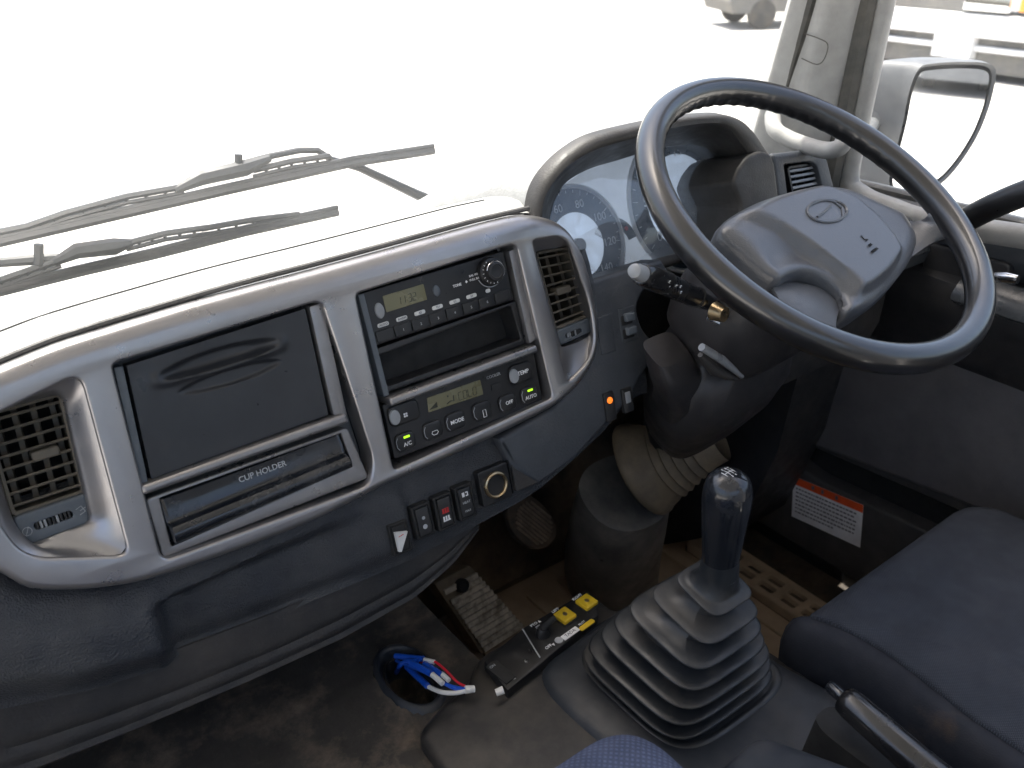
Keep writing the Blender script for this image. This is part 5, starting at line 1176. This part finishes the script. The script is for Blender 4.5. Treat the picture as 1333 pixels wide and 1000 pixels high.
# ================================================================ OUTSIDE
tv = thing('parked_truck', 'white truck with grey underbody and amber lamp parked beyond the side window', 'truck', onZ(1250, 85, GZ))
B0 = onZ(1150, 88, GZ); B1 = onZ(1333, 115, GZ); tx = (B1-B0).normalized(); tx.z = 0
TFm = Frame(V((B0.x, B0.y, GZ)), tx, V((-tx.y, tx.x, 0))); sc_ = (B1-B0).length
def tb_(nm, a0, a1, b0, b1, c0, c1, m, par=tv, r_=.03):
    return obj(nm, MB().slab(TFm.at(0, 0, c0), rrect(a0, a1, b0, b1, r_, 3), 0, c1-c0, r_*.6, 3), m, par)
tb_('bumper', -1.2, sc_*1.15, 0, .35, .62, .95, 'truck_white'); tb_('cab_shell', -1.2, sc_*1.2, .12, 2.2, 1.02, 2.9, 'truck_white', r_=.12); tb_('chassis', -1.1, sc_*1.1, .12, 4.0, .12, .80, 'truck_grey')
tb_('lower_beam', -1.0, sc_*1.1, .05, .16, .42, .50, 'truck_white'); tb_('step_plate', sc_*.35, sc_*.62, -.05, .2, .30, .66, 'truck_white'); tb_('grille', -.6, sc_*.75, .08, .14, .96, 1.25, 'truck_grey')
lamp = tb_('headlamp', sc_*.5, sc_*.8, -.02, .2, 1.0, 1.28, 'mirror_glass'); tb_('indicator_lamp', sc_*.85, sc_*1.08, .02, .2, 1.02, 1.3, 'amber')
for a_ in (sc_*.95, -.9):
    wf_ = Frame(TFm.p(a_, .7, .48), TFm.Y, V((0, 0, 1))); wh = obj('wheel', MB().lathe(wf_, [(.30, -.14), (.46, -.14), (.48, -.10), (.48, .10), (.46, .14), (.30, .14)], 36), 'tyre', tv, angle=40)
    obj('wheel_rim', MB().lathe(wf_, [(.28, -.10), (.28, .12), (.12, .08), (.1, .14), (.001, .14)], 28), 'truck_white', wh, angle=40)
# vehicles behind the truck, seen in the mirror
def behind(px, py, nm, lab, m, k=.62):
    d = ray(px, py).normalized(); P = d*(MF.N.dot(MF.O)/MF.N.dot(d)); r_ = d-2*d.dot(MF.N)*MF.N
    t_ = (GZ-P.z)/r_.z if r_.z < -.02 else 25; t_ = min(t_, 28); G = P+r_*t_; G.z = GZ
    rr_ = V((r_.x, r_.y, 0)).normalized(); F = Frame(G, V((rr_.y, -rr_.x, 0)), V((rr_.x, rr_.y, 0)))
    o_ = thing(nm, lab, 'van', G, 'vans parked behind, seen in the door mirror')
    def pr(pts, w0, w1, n_, mm): obj(n_, MB().loft([[F.p(x*k, w_*k, z*k) for x, z in pts] for w_ in (w0, w0+.06, w1-.06, w1)], True, True, True), mm, o_, angle=35, recalc=True)
    pr([(-1.0, .3), (-1.05, 1.0), (-.9, 2.0), (.9, 2.0), (1.05, 1.0), (1.0, .3)], 0, 4.4, 'body', m); pr([(-.8, 1.15), (-.72, 1.85), (.72, 1.85), (.8, 1.15)], -.03, .1, 'rear_window', 'car_glass')
    for sx_ in (-.85, .85):
        wf_ = Frame(F.p(sx_*k, .7*k, .34*k), F.Y, V((0, 0, 1))); obj('wheel', MB().lathe(wf_, [(.001, -.1*k), (.34*k, -.1*k), (.34*k, .1*k), (.001, .1*k)], 20), 'tyre', o_, angle=40)
behind(1218, 122, 'parked_van', 'white van at the inner side of the door mirror reflection', 'truck_white'); behind(1266, 130, 'parked_van', 'grey van at the outer side of the door mirror reflection', 'mirror_back')
tv2 = thing('parked_car', 'grey car parked ahead, blurred through the dusty windscreen beside the pillar', 'car', onZ(1062, 36, GZ))
c0_ = onZ(1062, 36, GZ); CFr = Frame(c0_, V((1, -.5, 0)), V((.5, 1, 0)))
def prof_run(pts, w0, w1, nm, m): obj(nm, MB().loft([[CFr.p(x, w_, z) for x, z in pts] for w_ in (w0, w0+.08, w1-.08, w1)], True, True, True), m, tv2, angle=35, recalc=True)
prof_run([(-2.0, .35), (-2.1, .6), (-2.0, .85), (-1.3, .95), (1.2, .98), (1.9, .85), (2.05, .6), (2.0, .35)], .0, 1.7, 'body', 'truck_grey')
prof_run([(-1.3, .95), (-.7, 1.42), (.5, 1.45), (1.2, .98)], .12, 1.58, 'glasshouse', 'car_glass')
for a_ in (-1.3, 1.3):
    for b_ in (.02, 1.55):
        wf_ = Frame(CFr.p(a_, b_+.06, .32), CFr.X, V((0, 0, 1))); obj('wheel', MB().lathe(wf_, [(.001, -.09), (.28, -.10), (.32, -.07), (.32, .07), (.28, .10), (.001, .09)], 24), 'tyre', tv2, angle=40)
